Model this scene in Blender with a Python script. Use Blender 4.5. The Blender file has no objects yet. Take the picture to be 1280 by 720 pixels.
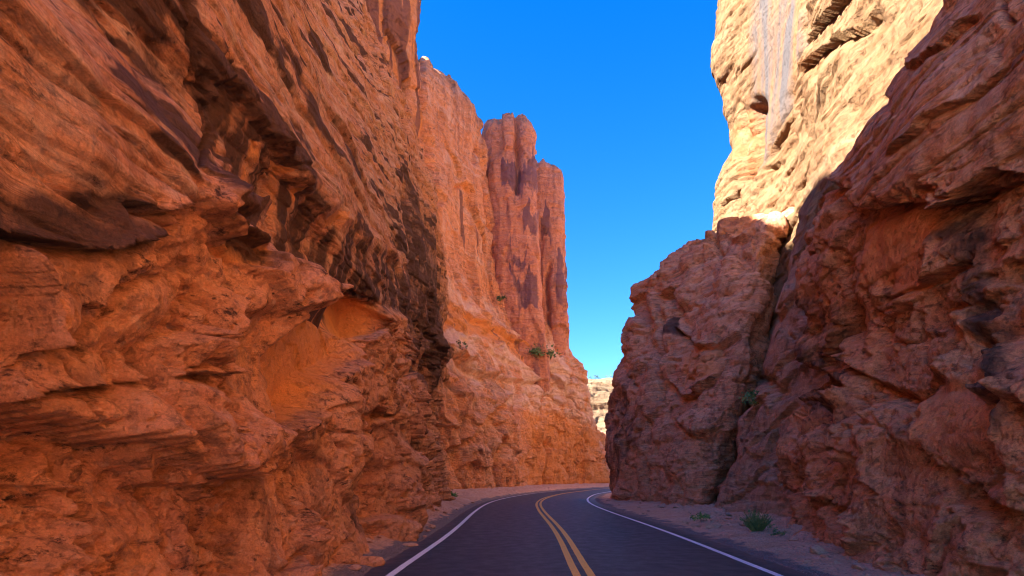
import bpy, math, random
import numpy as np
from mathutils import Vector
from concurrent.futures import ThreadPoolExecutor
R = math.radians
rng = np.random.RandomState(7)
random.seed(7)
sc = bpy.context.scene
COL = sc.collection
F, CX, HY, EYE = 711.0, 640.0, 597.0, 1.72      # focal length in photo pixels, principal column, horizon row, eye height

# ------------------------------------------------------------------ noise
f32 = np.float32
GT = rng.normal(size=(256, 3)).astype(f32); GT /= np.linalg.norm(GT, axis=1)[:, None]
PT = np.concatenate([rng.permutation(256)] * 3).astype(np.int32)

def _perlin(P, seed):
    I = np.floor(P); fr = (P - I).astype(f32); I = (I.astype(np.int32) + seed * 37) & 255
    x0, y0, z0 = I[:, 0], I[:, 1], I[:, 2]
    u = fr * fr * fr * (fr * (fr * 6 - 15) + 10)
    res = None
    vals = []
    for dx in (0, 1):
        a = PT[(x0 + dx) & 255]
        for dy in (0, 1):
            b = PT[a + ((y0 + dy) & 255)]
            for dz in (0, 1):
                g = GT[PT[b + ((z0 + dz) & 255)]]
                vals.append(g[:, 0] * (fr[:, 0] - dx) + g[:, 1] * (fr[:, 1] - dy) + g[:, 2] * (fr[:, 2] - dz))
    ux, uy, uz = u[:, 0], u[:, 1], u[:, 2]
    l = lambda a, b, t: a + (b - a) * t
    return 1.6 * l(l(l(vals[0], vals[1], uz), l(vals[2], vals[3], uz), uy),
             l(l(vals[4], vals[5], uz), l(vals[6], vals[7], uz), uy), ux)

def chunked(fn, *arrs):
    n = len(arrs[0]); k = 65536
    if n <= k: return fn(*arrs)
    parts = [tuple(a[i:i + k] for a in arrs) for i in range(0, n, k)]
    with ThreadPoolExecutor(4) as ex:
        out = list(ex.map(lambda t: fn(*t), parts))
    if isinstance(out[0], tuple): return tuple(np.concatenate(o) for o in zip(*out))
    return np.concatenate(out)

def perlin(P, seed=0): return chunked(lambda p: _perlin(p, seed), P)

def fbm(P, oct=4, seed=0, gain=.5, lac=2.03):
    def f(p):
        a, s, t = 1.0, 0, 0
        for o in range(oct):
            s = s + a * _perlin(p * (lac ** o), seed + o * 5); t += a; a *= gain
        return s / t
    return chunked(f, P)

def ridged(P, oct=4, seed=0):
    def f(p):
        a, s, t = 1.0, 0, 0
        for o in range(oct):
            s = s + a * (1 - 2 * np.abs(_perlin(p * (2.07 ** o), seed + o * 5))); t += a; a *= .5
        return s / t
    return chunked(f, P)

def hsh(ix, iy, seed):
    h = (ix.astype(np.uint32) * np.uint32(374761393) + iy.astype(np.uint32) * np.uint32(668265263) + np.uint32((seed * 2246822519) & 0xffffffff))
    h = (h ^ (h >> np.uint32(13))) * np.uint32(1274126177)
    h = h ^ (h >> np.uint32(16)); h = h * np.uint32(2654435761); h ^= h >> np.uint32(15)
    return (h & np.uint32(0xffffff)).astype(f32) / f32(16777216)

def cells(U, W, seed):
    """2D cellular: F1, F2-F1 edge distance, three random numbers of the cell, offset from its centre"""
    def f(u, w):
        iu, iw = np.floor(u).astype(np.int64), np.floor(w).astype(np.int64)
        b1 = np.full(len(u), 9., f32); b2 = np.full(len(u), 9., f32)
        ci = np.zeros(len(u), np.int64); cj = np.zeros(len(u), np.int64)
        ru = np.zeros(len(u), f32); rw = np.zeros(len(u), f32)
        for di in (-1, 0, 1):
            for dj in (-1, 0, 1):
                a, b = iu + di, iw + dj
                px = a + .12 + .76 * hsh(a, b, seed); py = b + .12 + .76 * hsh(a, b, seed + 1)
                du, dw = (u - px).astype(f32), (w - py).astype(f32)
                d = np.sqrt(du * du + dw * dw)
                m = d < b1
                b2 = np.where(m, b1, np.minimum(b2, d)); b1 = np.where(m, d, b1)
                ci = np.where(m, a, ci); cj = np.where(m, b, cj); ru = np.where(m, du, ru); rw = np.where(m, dw, rw)
        return b1, b2 - b1, hsh(ci, cj, seed + 2), hsh(ci, cj, seed + 3), hsh(ci, cj, seed + 4), ru, rw
    return chunked(f, U.astype(f32), W.astype(f32))

def sstep(a, b, x):
    t = np.clip((x - a) / (b - a), 0, 1); return t * t * (3 - 2 * t)

def blocks(U, W, P, su, sw, off, tilt, seed, warp=.35, groove=0.0):
    """broken, faceted rock: every cell is a tilted facet set in or out"""
    q = P / max(su, sw) * .9
    du = fbm(q, 3, seed + 50) * warp * 1.6; dw = fbm(q + 31.7, 3, seed + 60) * warp * 1.6
    f1, e, r1, r2, r3, ru, rw = cells(U / su + du, W / sw + dw, seed)
    d = off * (r1 - .5) * 2 + tilt * ((r2 - .5) * ru + (r3 - .54) * rw) * 2
    if groove: d = d - groove * (1 - sstep(0, .10, e))
    return d

def veins(P, sc, width, depth, seed, mask=.0):
    """broken fracture lines"""
    q = P * np.array(sc, f32); q = q + fbm(q * 1.3, 3, seed + 7)[:, None] * .35
    n = fbm(q, 2, seed); m = sstep(mask, mask + .2, fbm(q * .8 + 17, 2, seed + 3))
    return -depth * np.exp(-(n / width) ** 2) * m

def bulge(P, sc, amp, seed, oct=3):
    q = P * np.array(sc, f32); q = q + fbm(q * .7 + 5, 2, seed + 4)[:, None] * .4
    def f(p):
        a, r, t = 1., 0, 0
        for o in range(oct):
            r = r + a * np.minimum(np.abs(_perlin(p * (2.1 ** o), seed + o * 3)) * 2.2, .9); t += a; a *= .42
        return r / t
    return amp * (chunked(f, q) - .45)

def saw(P, T, amp, seed, reach=3.0, warp=.5, mask=-.1):
    """small overhangs: each step juts out at its foot and slopes back upwards, dying out along the wall"""
    h = P[:, 2] / T + warp * fbm(P / (T * 3.2), 3, seed) * 3
    i = np.floor(h); fr = (h - i).astype(f32)
    q = np.stack([P[:, 0] / (reach * T), P[:, 1] / (reach * T), i * 5.7], 1).astype(f32)
    m = sstep(mask, mask + .5, perlin(q, seed + 2))
    return amp * m * (sstep(0, .07, fr) * (1 - fr)) * (.5 + hsh(i, np.zeros_like(i), seed))

def strata(P, T, seed, amp, warp=.3, along=7.0, dip=0.0):
    """bedding: ledges of uneven thickness that die out along the wall"""
    h = P[:, 2] + dip * P[:, 1] + warp * fbm(P * f32(1 / (T * 8 + 1.5)), 3, seed)
    Q = np.stack([P[:, 0] / along, P[:, 1] / along, h / T * 0], 1)
    h = h / T + .6 * perlin(np.stack([P[:, 0] * .02, P[:, 1] * .02, h / T * .45], 1).astype(f32), seed + 3)
    i = np.floor(h); fr = h - i
    z0 = np.zeros_like(i)
    r = hsh(i, z0, seed); nx = hsh(i + 1, z0, seed)
    j = perlin(np.stack([P[:, 0] / along, P[:, 1] / along, i * 7.3], 1).astype(f32), seed + 9) * .9
    prof = 1 - (2 * fr - 1) ** 4                       # rounded bed with a notch at the bedding plane
    return amp * ((r - .5) * 1.5 + j + .55 * prof)

# ------------------------------------------------------------------ picture-plane helpers (only to read positions off)
def proj(P):
    y = np.maximum(P[:, 1], .3)
    return np.stack([CX + P[:, 0] / y * F, HY - (P[:, 2] - EYE) / y * F], 1)

def pdist(X, pts):
    """distance to a polyline, side (>0: below / right of the direction), closeness"""
    pts = np.array(pts, f32); best = np.full(len(X), 1e6, f32); side = np.zeros(len(X), f32); tt = np.zeros(len(X), f32)
    n = len(pts) - 1
    for k in range(n):
        a, b = pts[k], pts[k + 1]; ab = b - a; L2 = (ab ** 2).sum()
        ap = X - a; t = np.clip((ap @ ab) / L2, 0, 1)
        d = np.hypot(ap[:, 0] - t * ab[0], ap[:, 1] - t * ab[1])
        m = d < best
        best = np.where(m, d, best); side = np.where(m, ab[0] * ap[:, 1] - ab[1] * ap[:, 0], side)
        tt = np.where(m, (k + t) / n, tt)
    return best, np.sign(side), tt

def inpoly(X, pts, fade):
    pts = [tuple(p) for p in pts]; ins = np.zeros(len(X), bool); x, y = X[:, 0], X[:, 1]
    for k in range(len(pts)):
        (x1, y1), (x2, y2) = pts[k], pts[(k + 1) % len(pts)]
        c = ((y1 > y) != (y2 > y))
        xi = (x2 - x1) * (y - y1) / ((y2 - y1) if y2 != y1 else 1e-6) + x1
        ins ^= c & (x < xi)
    d, _, _ = pdist(X, pts + [pts[0]])
    return sstep(-fade, fade, np.where(ins, d, -d))

# ------------------------------------------------------------------ patches
def cr(G, counts, axis):
    """Catmull-Rom along one axis with a count per interval"""
    G = np.moveaxis(G, axis, 0); n = len(G); out = []
    for i in range(n - 1):
        p0, p1, p2, p3 = G[max(i - 1, 0)], G[i], G[i + 1], G[min(i + 2, n - 1)]
        m = counts[i]; ts = np.arange(m) / m
        if i == n - 2: ts = np.arange(m + 1) / m
        for t in ts:
            out.append(.5 * ((2 * p1) + (p2 - p0) * t + (2 * p0 - 5 * p1 + 4 * p2 - p3) * t * t + (3 * p1 - p0 - 3 * p2 + p3) * t ** 3))
    return np.moveaxis(np.array(out), 0, axis)

def counts_for(G, axis, step, far, pct=60):
    A = np.moveaxis(G, axis, 0); res = []
    for i in range(len(A) - 1):
        a, b = A[i].reshape(-1, 3), A[i + 1].reshape(-1, 3)
        pa, pb = proj(a), proj(b)
        vis = (a[:, 1] > 1) & (b[:, 1] > 1)
        mid = (pa + pb) / 2
        on = vis & (np.minimum(pa[:, 0], pb[:, 0]) < 1420) & (np.maximum(pa[:, 0], pb[:, 0]) > -140) & (np.minimum(pa[:, 1], pb[:, 1]) < 790) & (np.maximum(pa[:, 1], pb[:, 1]) > -70)
        L = np.linalg.norm(pb - pa, axis=1)
        n = max(2, int(np.linalg.norm(b - a, axis=1).max() / far))
        if on.any(): n = max(n, int(np.percentile(L[on], pct) / step))
        res.append(min(n, 420))
    return res

class Patch:
    def __init__(s, G, step=1.7, far=1.5, pct=60, face=None):
        G = np.array(G, float)                                   # rows (up), columns (along), xyz
        s.cu, s.cv = counts_for(G, 1, step, far, pct), counts_for(G, 0, step, far, pct)
        S = cr(cr(G, s.cv, 0), s.cu, 1)
        s.nr, s.nc = S.shape[:2]
        du = np.gradient(S, axis=1); dv = np.gradient(S, axis=0)
        N = np.cross(du, dv); N /= np.linalg.norm(N, axis=2)[..., None] + 1e-9
        P = S.reshape(-1, 3); N = N.reshape(-1, 3)
        cam = np.array([0, 0, EYE]); near = (P[:, 1] > 3)
        if (np.median(N[P[:, 2] < P[:, 2].max() * .5] @ np.array(face)) if face else np.mean(((cam - P) * N).sum(1)[near] / np.linalg.norm(P - cam, axis=1)[near])) < 0:
            N = -N; s.flip = True
        else: s.flip = False
        s.P, s.N = P.astype(f32), N.astype(f32)
        s.U = np.repeat(np.cumsum(np.concatenate([[0], np.linalg.norm(np.diff(S, axis=1), axis=2).mean(0)]))[None], s.nr, 0).ravel().astype(f32)
        s.W = np.cumsum(np.concatenate([np.zeros((1, s.nc)), np.linalg.norm(np.diff(S, axis=0), axis=2)]), 0).ravel().astype(f32)
        s.X = proj(P).astype(f32); s.X[P[:, 1] < 1] = -9999
        j = s.P / np.maximum(s.P[:, 1:2], 2.0) * 14
        s.XJ = s.X + np.stack([fbm(j, 4, 91), fbm(j + 9.1, 4, 92)], 1) * 9       # wobbly copy for irregular edges
        s.d = np.zeros(len(P), f32); s.att = {k: np.zeros(len(P), f32) for k in ('varnish', 'fresh', 'pale', 'massive')}
    # --- features, positions read off the photograph, depths in metres
    def crack(s, pts, width, depth):
        d, _, t = pdist(s.XJ, pts)
        taper = sstep(0, .12, t) * .6 + .4
        s.d -= depth * taper * np.exp(-(d / width) ** 2)
    def ledge(s, pts, reach, depth, lip=0.0):
        d, sd, t = pdist(s.XJ, pts)
        end = sstep(0, .15, t) * (1 - sstep(.85, 1, t))
        s.d -= depth * end * np.where(sd > 0, np.exp(-d / reach), 0) * sstep(-.5, 1.5, np.where(sd > 0, d, -d))
        if lip: s.d += lip * end * np.where(sd <= 0, np.exp(-d / (reach * .6)), 0)
    def region(s, pts, fade): return inpoly(s.XJ, pts, fade)
    def sm(s, a, n=2):
        """takes the comb off steps that fall between two columns"""
        D = a.reshape(s.nr, s.nc).copy()
        for _ in range(n):
            D[:, 1:-1] = (D[:, :-2] + 2 * D[:, 1:-1] + D[:, 2:]) / 4
            D[1:-1] = (D[:-2] + 2 * D[1:-1] + D[2:]) / 4
        return D.ravel()
    def build(s, name, mat, parent=None, loc=(0, 0, 0)):
        V = s.P + s.N * s.d[:, None]
        s.V = V
        s.VX = proj(V)
        return grid_mesh(name, V, s.nr, s.nc, mat, s.att, parent, loc, s.flip)
    def spot(s, px, py):
        """the surface point seen at a photo position"""
        d = np.hypot(s.VX[:, 0] - px, s.VX[:, 1] - py); m = d < 4
        if not m.any(): m = d < 14
        i = np.where(m)[0]; return s.V[i[np.argmin(s.V[i, 1])]]

def grid_mesh(name, V, nr, nc, mat, att=None, parent=None, loc=(0, 0, 0), flip=False, smooth=True):
    i = np.arange(nr * nc).reshape(nr, nc)
    q = np.stack([i[:-1, :-1], i[:-1, 1:], i[1:, 1:], i[1:, :-1]], -1).reshape(-1, 4)
    if flip: q = q[:, ::-1]
    me = bpy.data.meshes.new(name)
    me.vertices.add(nr * nc); me.vertices.foreach_set('co', (V - np.array(loc)).astype(f32).ravel())
    me.loops.add(q.size); me.loops.foreach_set('vertex_index', q.astype(np.int32).ravel())
    me.polygons.add(len(q)); me.polygons.foreach_set('loop_start', np.arange(0, q.size, 4, dtype=np.int32))
    me.polygons.foreach_set('use_smooth', np.full(len(q), smooth))
    me.update(calc_edges=True)
    for k, a in (att or {}).items():
        me.attributes.new(k, 'FLOAT', 'POINT').data.foreach_set('value', np.clip(a, 0, 1).astype(f32))
    me.materials.append(mat)
    o = bpy.data.objects.new(name, me); COL.objects.link(o)
    if parent: o.parent = parent
    else: o.location = loc
    return o

def tri_mesh(name, V, Fc, mat, parent=None, loc=(0, 0, 0), smooth=False):
    me = bpy.data.meshes.new(name); me.from_pydata([tuple(v) for v in V], [], Fc); me.update()
    if smooth: me.polygons.foreach_set('use_smooth', [True] * len(me.polygons))
    me.materials.append(mat)
    o = bpy.data.objects.new(name, me); COL.objects.link(o)
    if parent: o.parent = parent
    else: o.location = loc
    return o

def empty(name, loc):
    o = bpy.data.objects.new(name, None); COL.objects.link(o); o.location = loc; o.empty_display_size = .3
    return o
def tag(o, label=None, cat=None, group=None, kind=None):
    for k, v in (('label', label), ('category', cat), ('group', group), ('kind', kind)):
        if v: o[k] = v
    return o

# ------------------------------------------------------------------ materials
class NT:
    def __init__(s, name):
        s.m = bpy.data.materials.new(name); s.m.use_nodes = True; s.t = s.m.node_tree; s.t.nodes.clear()
        s.out = s.n('ShaderNodeOutputMaterial'); s.b = s.n('ShaderNodeBsdfPrincipled')
        s.l(s.b.outputs[0], s.out.inputs[0]); s.b.inputs['Specular IOR Level'].default_value = .25
        s.pos = s.n('ShaderNodeNewGeometry').outputs['Position']
    def n(s, typ, **k):
        x = s.t.nodes.new(typ)
        for a, b in k.items(): setattr(x, a, b)
        return x
    def l(s, a, b): s.t.links.new(a, b)
    def put(s, sock, v):
        if hasattr(v, 'is_output'): s.l(v, sock)
        elif isinstance(v, (tuple, list)) and len(v) == 3 and sock.type == 'RGBA': sock.default_value = (*v, 1)
        else: sock.default_value = v
    def math(s, op, a, b=0.0, c=None, clamp=False):
        x = s.n('ShaderNodeMath', operation=op, use_clamp=clamp); s.put(x.inputs[0], a); s.put(x.inputs[1], b)
        if c is not None: s.put(x.inputs[2], c)
        return x.outputs[0]
    def scale(s, v, sc_):
        x = s.n('ShaderNodeVectorMath', operation='MULTIPLY'); s.put(x.inputs[0], v); x.inputs[1].default_value = sc_
        return x.outputs[0]
    def add(s, a, b):
        x = s.n('ShaderNodeVectorMath', operation='ADD'); s.put(x.inputs[0], a); s.put(x.inputs[1], b); return x.outputs[0]
    def noise(s, v, scale, detail=5, rough=.55, dist=0.0, color=False):
        x = s.n('ShaderNodeTexNoise'); s.l(v, x.inputs['Vector']); x.inputs['Scale'].default_value = scale
        x.inputs['Detail'].default_value = detail; x.inputs['Roughness'].default_value = rough; x.inputs['Distortion'].default_value = dist
        return x.outputs['Color' if color else 'Fac']
    def vor(s, v, scale, feature='DISTANCE_TO_EDGE'):
        x = s.n('ShaderNodeTexVoronoi', feature=feature); s.l(v, x.inputs['Vector']); x.inputs['Scale'].default_value = scale
        return x.outputs['Distance']
    def ramp(s, fac, stops, interp='LINEAR'):
        x = s.n('ShaderNodeValToRGB'); s.l(fac, x.inputs[0]); r = x.color_ramp; r.interpolation = interp
        while len(r.elements) < len(stops): r.elements.new(.5)
        for e, (p, c) in zip(r.elements, stops):
            e.position = p; e.color = (*c, 1) if isinstance(c, tuple) else (c, c, c, 1)
        return x.outputs[0]
    def mix(s, f, a, b, mode='MIX'):
        x = s.n('ShaderNodeMix', data_type='RGBA', blend_type=mode)
        s.put(x.inputs[0], f); s.put(x.inputs[6], a); s.put(x.inputs[7], b); return x.outputs[2]
    def attr(s, name): return s.n('ShaderNodeAttribute', attribute_name=name).outputs['Fac']
    def sep(s, v):
        x = s.n('ShaderNodeSeparateXYZ'); s.l(v, x.inputs[0]); return x.outputs
    def bump(s, h, dist, strength=1.0, prev=None):
        x = s.n('ShaderNodeBump'); x.inputs['Distance'].default_value = dist; x.inputs['Strength'].default_value = strength
        s.l(h, x.inputs['Height'])
        if prev is not None: s.l(prev, x.inputs['Normal'])
        return x.outputs[0]

def rock(name, a, b, dark, pale, fresh, S=1.0, streak=.25, banding=.5, grain=.03, flecks=.18):
    """sandstone: tone drift, bedding bands, vertical run-off streaks, desert varnish, fresh faces"""
    t = NT(name); p = t.pos
    w = t.scale(t.noise(p, .25 / S, 3, color=True), (2.2 * S, 2.2 * S, 1.6 * S)); pw = t.add(p, w)
    base = t.mix(t.ramp(t.noise(p, .22 / S, 5, .6), [(.36, 0.), (.64, 1.)]), a, b)
    banding = t.math('MULTIPLY', t.math('SUBTRACT', 1.0, t.math('MULTIPLY', t.attr('massive'), .8)), banding)
    bd = t.noise(t.scale(pw, (.10 / S, .10 / S, 1.9 / S)), 1.0, 5, .68)
    base = t.mix(t.math('MULTIPLY', t.ramp(bd, [(.50, 0.), (.62, 1.)]), banding), base, pale)
    bd2 = t.noise(t.scale(pw, (.22 / S, .22 / S, 5.0 / S)), 1.0, 5, .7)
    base = t.mix(t.math('MULTIPLY', t.ramp(bd2, [(.30, 1.), (.46, 0.)]), banding), base, dark)
    st = t.noise(t.scale(p, (1.3 / S, 1.3 / S, .07 / S)), 1.0, 6, .65)
    big = t.noise(p, .16 / S, 3)
    sm = t.math('MULTIPLY', t.ramp(st, [(.50, 0.), (.62, 1.)]), t.ramp(big, [(.42, 0.), (.6, 1.)]))
    base = t.mix(t.math('MULTIPLY', sm, streak), base, dark)
    mott = t.noise(p, 2.6 / S, 6, .7)
    base = t.mix(t.ramp(mott, [(.28, .8), (.46, 0.)]), base, dark)
    base = t.mix(t.ramp(mott, [(.55, 0.), (.72, .5)]), base, pale)
    bd3 = t.noise(t.scale(pw, (.5 / S, .5 / S, 15 / S)), 1.0, 4, .7)
    pat = t.ramp(t.noise(p, .5 / S, 4, .6), [(.4, 0.), (.62, 1.)])
    base = t.mix(t.math('MULTIPLY', t.math('MULTIPLY', t.ramp(bd3, [(.36, 1.), (.48, 0.)]), pat), t.math('MULTIPLY', banding, 1.1)), base, dark)
    base = t.mix(t.math('MULTIPLY', t.ramp(bd3, [(.54, 0.), (.68, 1.)]), t.math('MULTIPLY', banding, .8)), base, pale)
    fl = t.noise(t.scale(pw, (2.0 / S, 2.0 / S, 4.0 / S)), 1.0, 8, .75)
    base = t.mix(t.math('MULTIPLY', t.ramp(fl, [(.54, 0.), (.66, 1.)]), t.math('MULTIPLY_ADD', t.ramp(t.noise(p, .33 / S, 4, .6), [(.42, 0.), (.6, 1.)]), .6, flecks)), base, dark)
    # fresh faces, pale beds and varnish where the cliff has them, edges broken up by noise
    brk = t.noise(t.scale(p, (1, 1, .45)), 1.1 / S, 6, .66)
    def edge(at, k=1.0):
        return t.math('MULTIPLY_ADD', t.math('SUBTRACT', brk, .5), 1.0, t.math('MULTIPLY', t.attr(at), k))
    base = t.mix(t.ramp(edge('fresh'), [(.35, 0.), (.6, .85)]), base, fresh)
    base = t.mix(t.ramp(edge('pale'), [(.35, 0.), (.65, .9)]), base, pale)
    base = t.mix(t.ramp(edge('varnish'), [(.36, 0.), (.66, .93)]), base, dark)
    g = t.noise(p, 22 / S, 3, .7)
    base = t.mix(.5, base, t.mix(1.0, base, t.ramp(g, [(.3, .62), (.7, 1.3)]), 'MULTIPLY'))
    t.l(base, t.b.inputs['Base Color']); t.b.inputs['Roughness'].default_value = .9
    n = t.bump(t.noise(p, 1.6 / S, 10, .68), .34 * S)
    n = t.bump(t.math('MULTIPLY', bd2, banding), .28 * S, 1, n); n = t.bump(t.math('MULTIPLY', bd3, banding), .11 * S, 1, n)
    n = t.bump(t.ramp(t.noise(p, 5.5 / S, 6, .65), [(.30, 0.), (.44, 1.)]), .10 * S, 1, n)
    n = t.bump(t.ramp(t.vor(t.add(t.scale(p, (1, 1, 1.7)), t.scale(t.noise(p, 2.5 / S, 4, color=True), (.5 * S,) * 3)), 1.5 / S), [(0., 0.), (.09, 1.)]), .03 * S, .35, n)
    n = t.bump(t.noise(p, 26 / S, 5, .7), grain * S, .9, n)
    t.l(n, t.b.inputs['Normal'])
    return t.m

M_L1 = rock('rust_sandstone', (.74, .33, .15), (.62, .255, .12), (.095, .045, .03), (.80, .52, .35), (.80, .32, .095), .55, .45, .5, .03, .68)
M_L2 = rock('orange_sandstone', (.84, .33, .125), (.78, .28, .105), (.28, .11, .065), (.84, .51, .34), (.84, .30, .08), 2.0, .55, .45, .02, .3)
M_TW = rock('varnished_sandstone', (.72, .27, .13), (.66, .23, .11), (.22, .10, .10), (.78, .40, .26), (.78, .30, .11), 1.6, .6, .35, .02, .2)
M_R1 = rock('maroon_sandstone', (.78, .32, .145), (.66, .26, .115), (.085, .041, .03), (.84, .49, .31), (.82, .30, .11), .6, .4, .6, .03, .35)
M_R2 = rock('buff_sandstone', (.25, .135, .062), (.22, .11, .048), (.11, .05, .026), (.285, .175, .092), (.32, .12, .045), 1.2, .5, .5, .02, .15)
M_R3 = rock('brown_sandstone', (.82, .34, .165), (.72, .285, .135), (.14, .062, .042), (.86, .49, .29), (.82, .31, .11), .8, .35, .5, .03, .25)
M_BOUNCE = rock('bounce_wall_rock', (.56, .34, .18), (.50, .29, .145), (.27, .14, .08), (.60, .40, .24), (.5, .28, .13), 1.6, .4, .4, .02, .2)  # lighter rock of the unseen wall added for bounce
M_HL = rock('cream_sandstone', (.25, .165, .095), (.21, .13, .07), (.12, .075, .045), (.29, .205, .125), (.26, .14, .075), 6.0, .2, .6, .01, .3)

def road_mat():
    t = NT('asphalt'); p = t.pos
    lat = t.attr('lateral')
    c = t.mix(t.noise(p, .35, 5, .6), (.007, .015, .021), (.012, .022, .029))
    # worn wheel tracks, tar stains along the lanes, aggregate
    tr = t.math('ABSOLUTE', t.math('SUBTRACT', t.math('ABSOLUTE', lat), 1.75))
    tr = t.math('ABSOLUTE', t.math('SUBTRACT', tr, .8))
    wob = t.noise(t.scale(p, (1, .25, 1)), 1.2, 5)
    c = t.mix(t.math('MULTIPLY', t.ramp(t.math('ADD', tr, t.math('MULTIPLY', wob, .35)), [(.2, 1.), (.7, 0.)]), .5), c, (.023, .031, .037))
    c = t.mix(t.math('MULTIPLY', t.ramp(t.noise(t.scale(p, (1, .12, 1)), 1.6, 6, .65), [(.55, 0.), (.68, 1.)]), .6), c, (.011, .012, .015))
    ag = t.noise(p, 90, 2, .6)
    c = t.mix(.5, c, t.mix(1.0, c, t.ramp(ag, [(.3, .55), (.75, 1.7)]), 'MULTIPLY'))
    dust = t.math('MULTIPLY', t.ramp(t.math('ADD', t.math('ABSOLUTE', lat), t.math('MULTIPLY', t.noise(p, 1.6, 5, .7), 1.0)), [(3.75 / 10, 0.), (4.6 / 10, 1.)]), 1.0)
    t.t.nodes.remove(dust.node)
    e = t.math('MULTIPLY_ADD', t.noise(p, 1.9, 6, .72), .9, t.math('ABSOLUTE', lat))
    e = t.math('MULTIPLY', t.math('SUBTRACT', e, 4.05), 1.8, clamp=True)
    c = t.mix(t.math('MULTIPLY', e, .6), c, (.20, .115, .085))
    t.l(c, t.b.inputs['Base Color'])
    t.l(t.ramp(t.noise(p, 3, 5), [(.3, .5), (.7, .66)]), t.b.inputs['Roughness']); t.b.inputs['Specular IOR Level'].default_value = .5
    t.l(t.bump(t.noise(p, 70, 3, .7), .008, 1, t.bump(t.noise(p, 2, 4), .02, .6)), t.b.inputs['Normal'])
    return t.m
def paint_mat(name, c, worn):
    t = NT(name); p = t.pos
    n = t.noise(p, 9, 8, .75)
    k = t.mix(t.ramp(n, [(.30, .75), (.44, 0.)]), c, worn)
    k = t.mix(t.ramp(t.noise(p, 60, 3, .7), [(.35, .6), (.5, 0.)]), k, worn)
    t.l(k, t.b.inputs['Base Color']); t.b.inputs['Roughness'].default_value = .6
    t.l(t.bump(t.noise(p, 70, 3, .7), .006), t.b.inputs['Normal'])
    return t.m
def soil_mat():
    t = NT('red_soil'); p = t.pos
    c = t.mix(t.ramp(t.noise(p, .8, 6, .65), [(.35, 0.), (.65, 1.)]), (.64, .32, .18), (.70, .42, .28))
    c = t.mix(t.ramp(t.noise(p, 9, 5, .7), [(.5, 0.), (.7, .7)]), c, (.46, .27, .21))
    c = t.mix(t.ramp(t.noise(p, 14, 4, .7), [(.3, .7), (.45, 0.)]), c, (.15, .07, .05))
    gr = t.math('MULTIPLY_ADD', t.math('SUBTRACT', t.noise(p, 2.5, 6, .7), .5), 1.2, t.attr('gravel'))
    sp = t.ramp(t.noise(p, 38, 2, .6), [(.35, (.07, .06, .06)), (.5, (.17, .14, .13)), (.66, (.36, .30, .27))])
    c = t.mix(t.ramp(gr, [(.35, 0.), (.65, .9)]), c, sp)
    t.l(c, t.b.inputs['Base Color']); t.b.inputs['Roughness'].default_value = .95
    v = t.vor(p, 16, 'F1')
    t.l(t.bump(v, .05, .8, t.bump(t.noise(p, 5, 8, .7), .12)), t.b.inputs['Normal'])
    return t.m
def leaf_mat(name, c1, c2):
    t = NT(name); oi = t.n('ShaderNodeObjectInfo')
    c = t.mix(t.noise(t.pos, 9, 3), c1, c2)
    t.l(c, t.b.inputs['Base Color']); t.b.inputs['Roughness'].default_value = .7
    return t.m
M_ROAD, M_SOIL = road_mat(), soil_mat()
M_WHITE = paint_mat('white_paint', (.84, .83, .82), (.22, .21, .21)); M_YEL = paint_mat('yellow_paint', (.80, .44, .07), (.20, .13, .06))
M_LEAF = leaf_mat('sage_foliage', (.11, .19, .06), (.20, .26, .10)); M_LEAF2 = leaf_mat('grass_foliage', (.13, .26, .05), (.22, .32, .09))
M_LEAFD = leaf_mat('juniper_foliage', (.07, .12, .045), (.13, .18, .07)); M_STEM = leaf_mat('dry_stem', (.16, .11, .07), (.24, .18, .11))

def I(x, tab):
    return np.interp(x, [a for a, _ in tab], [b for _, b in tab])

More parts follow.
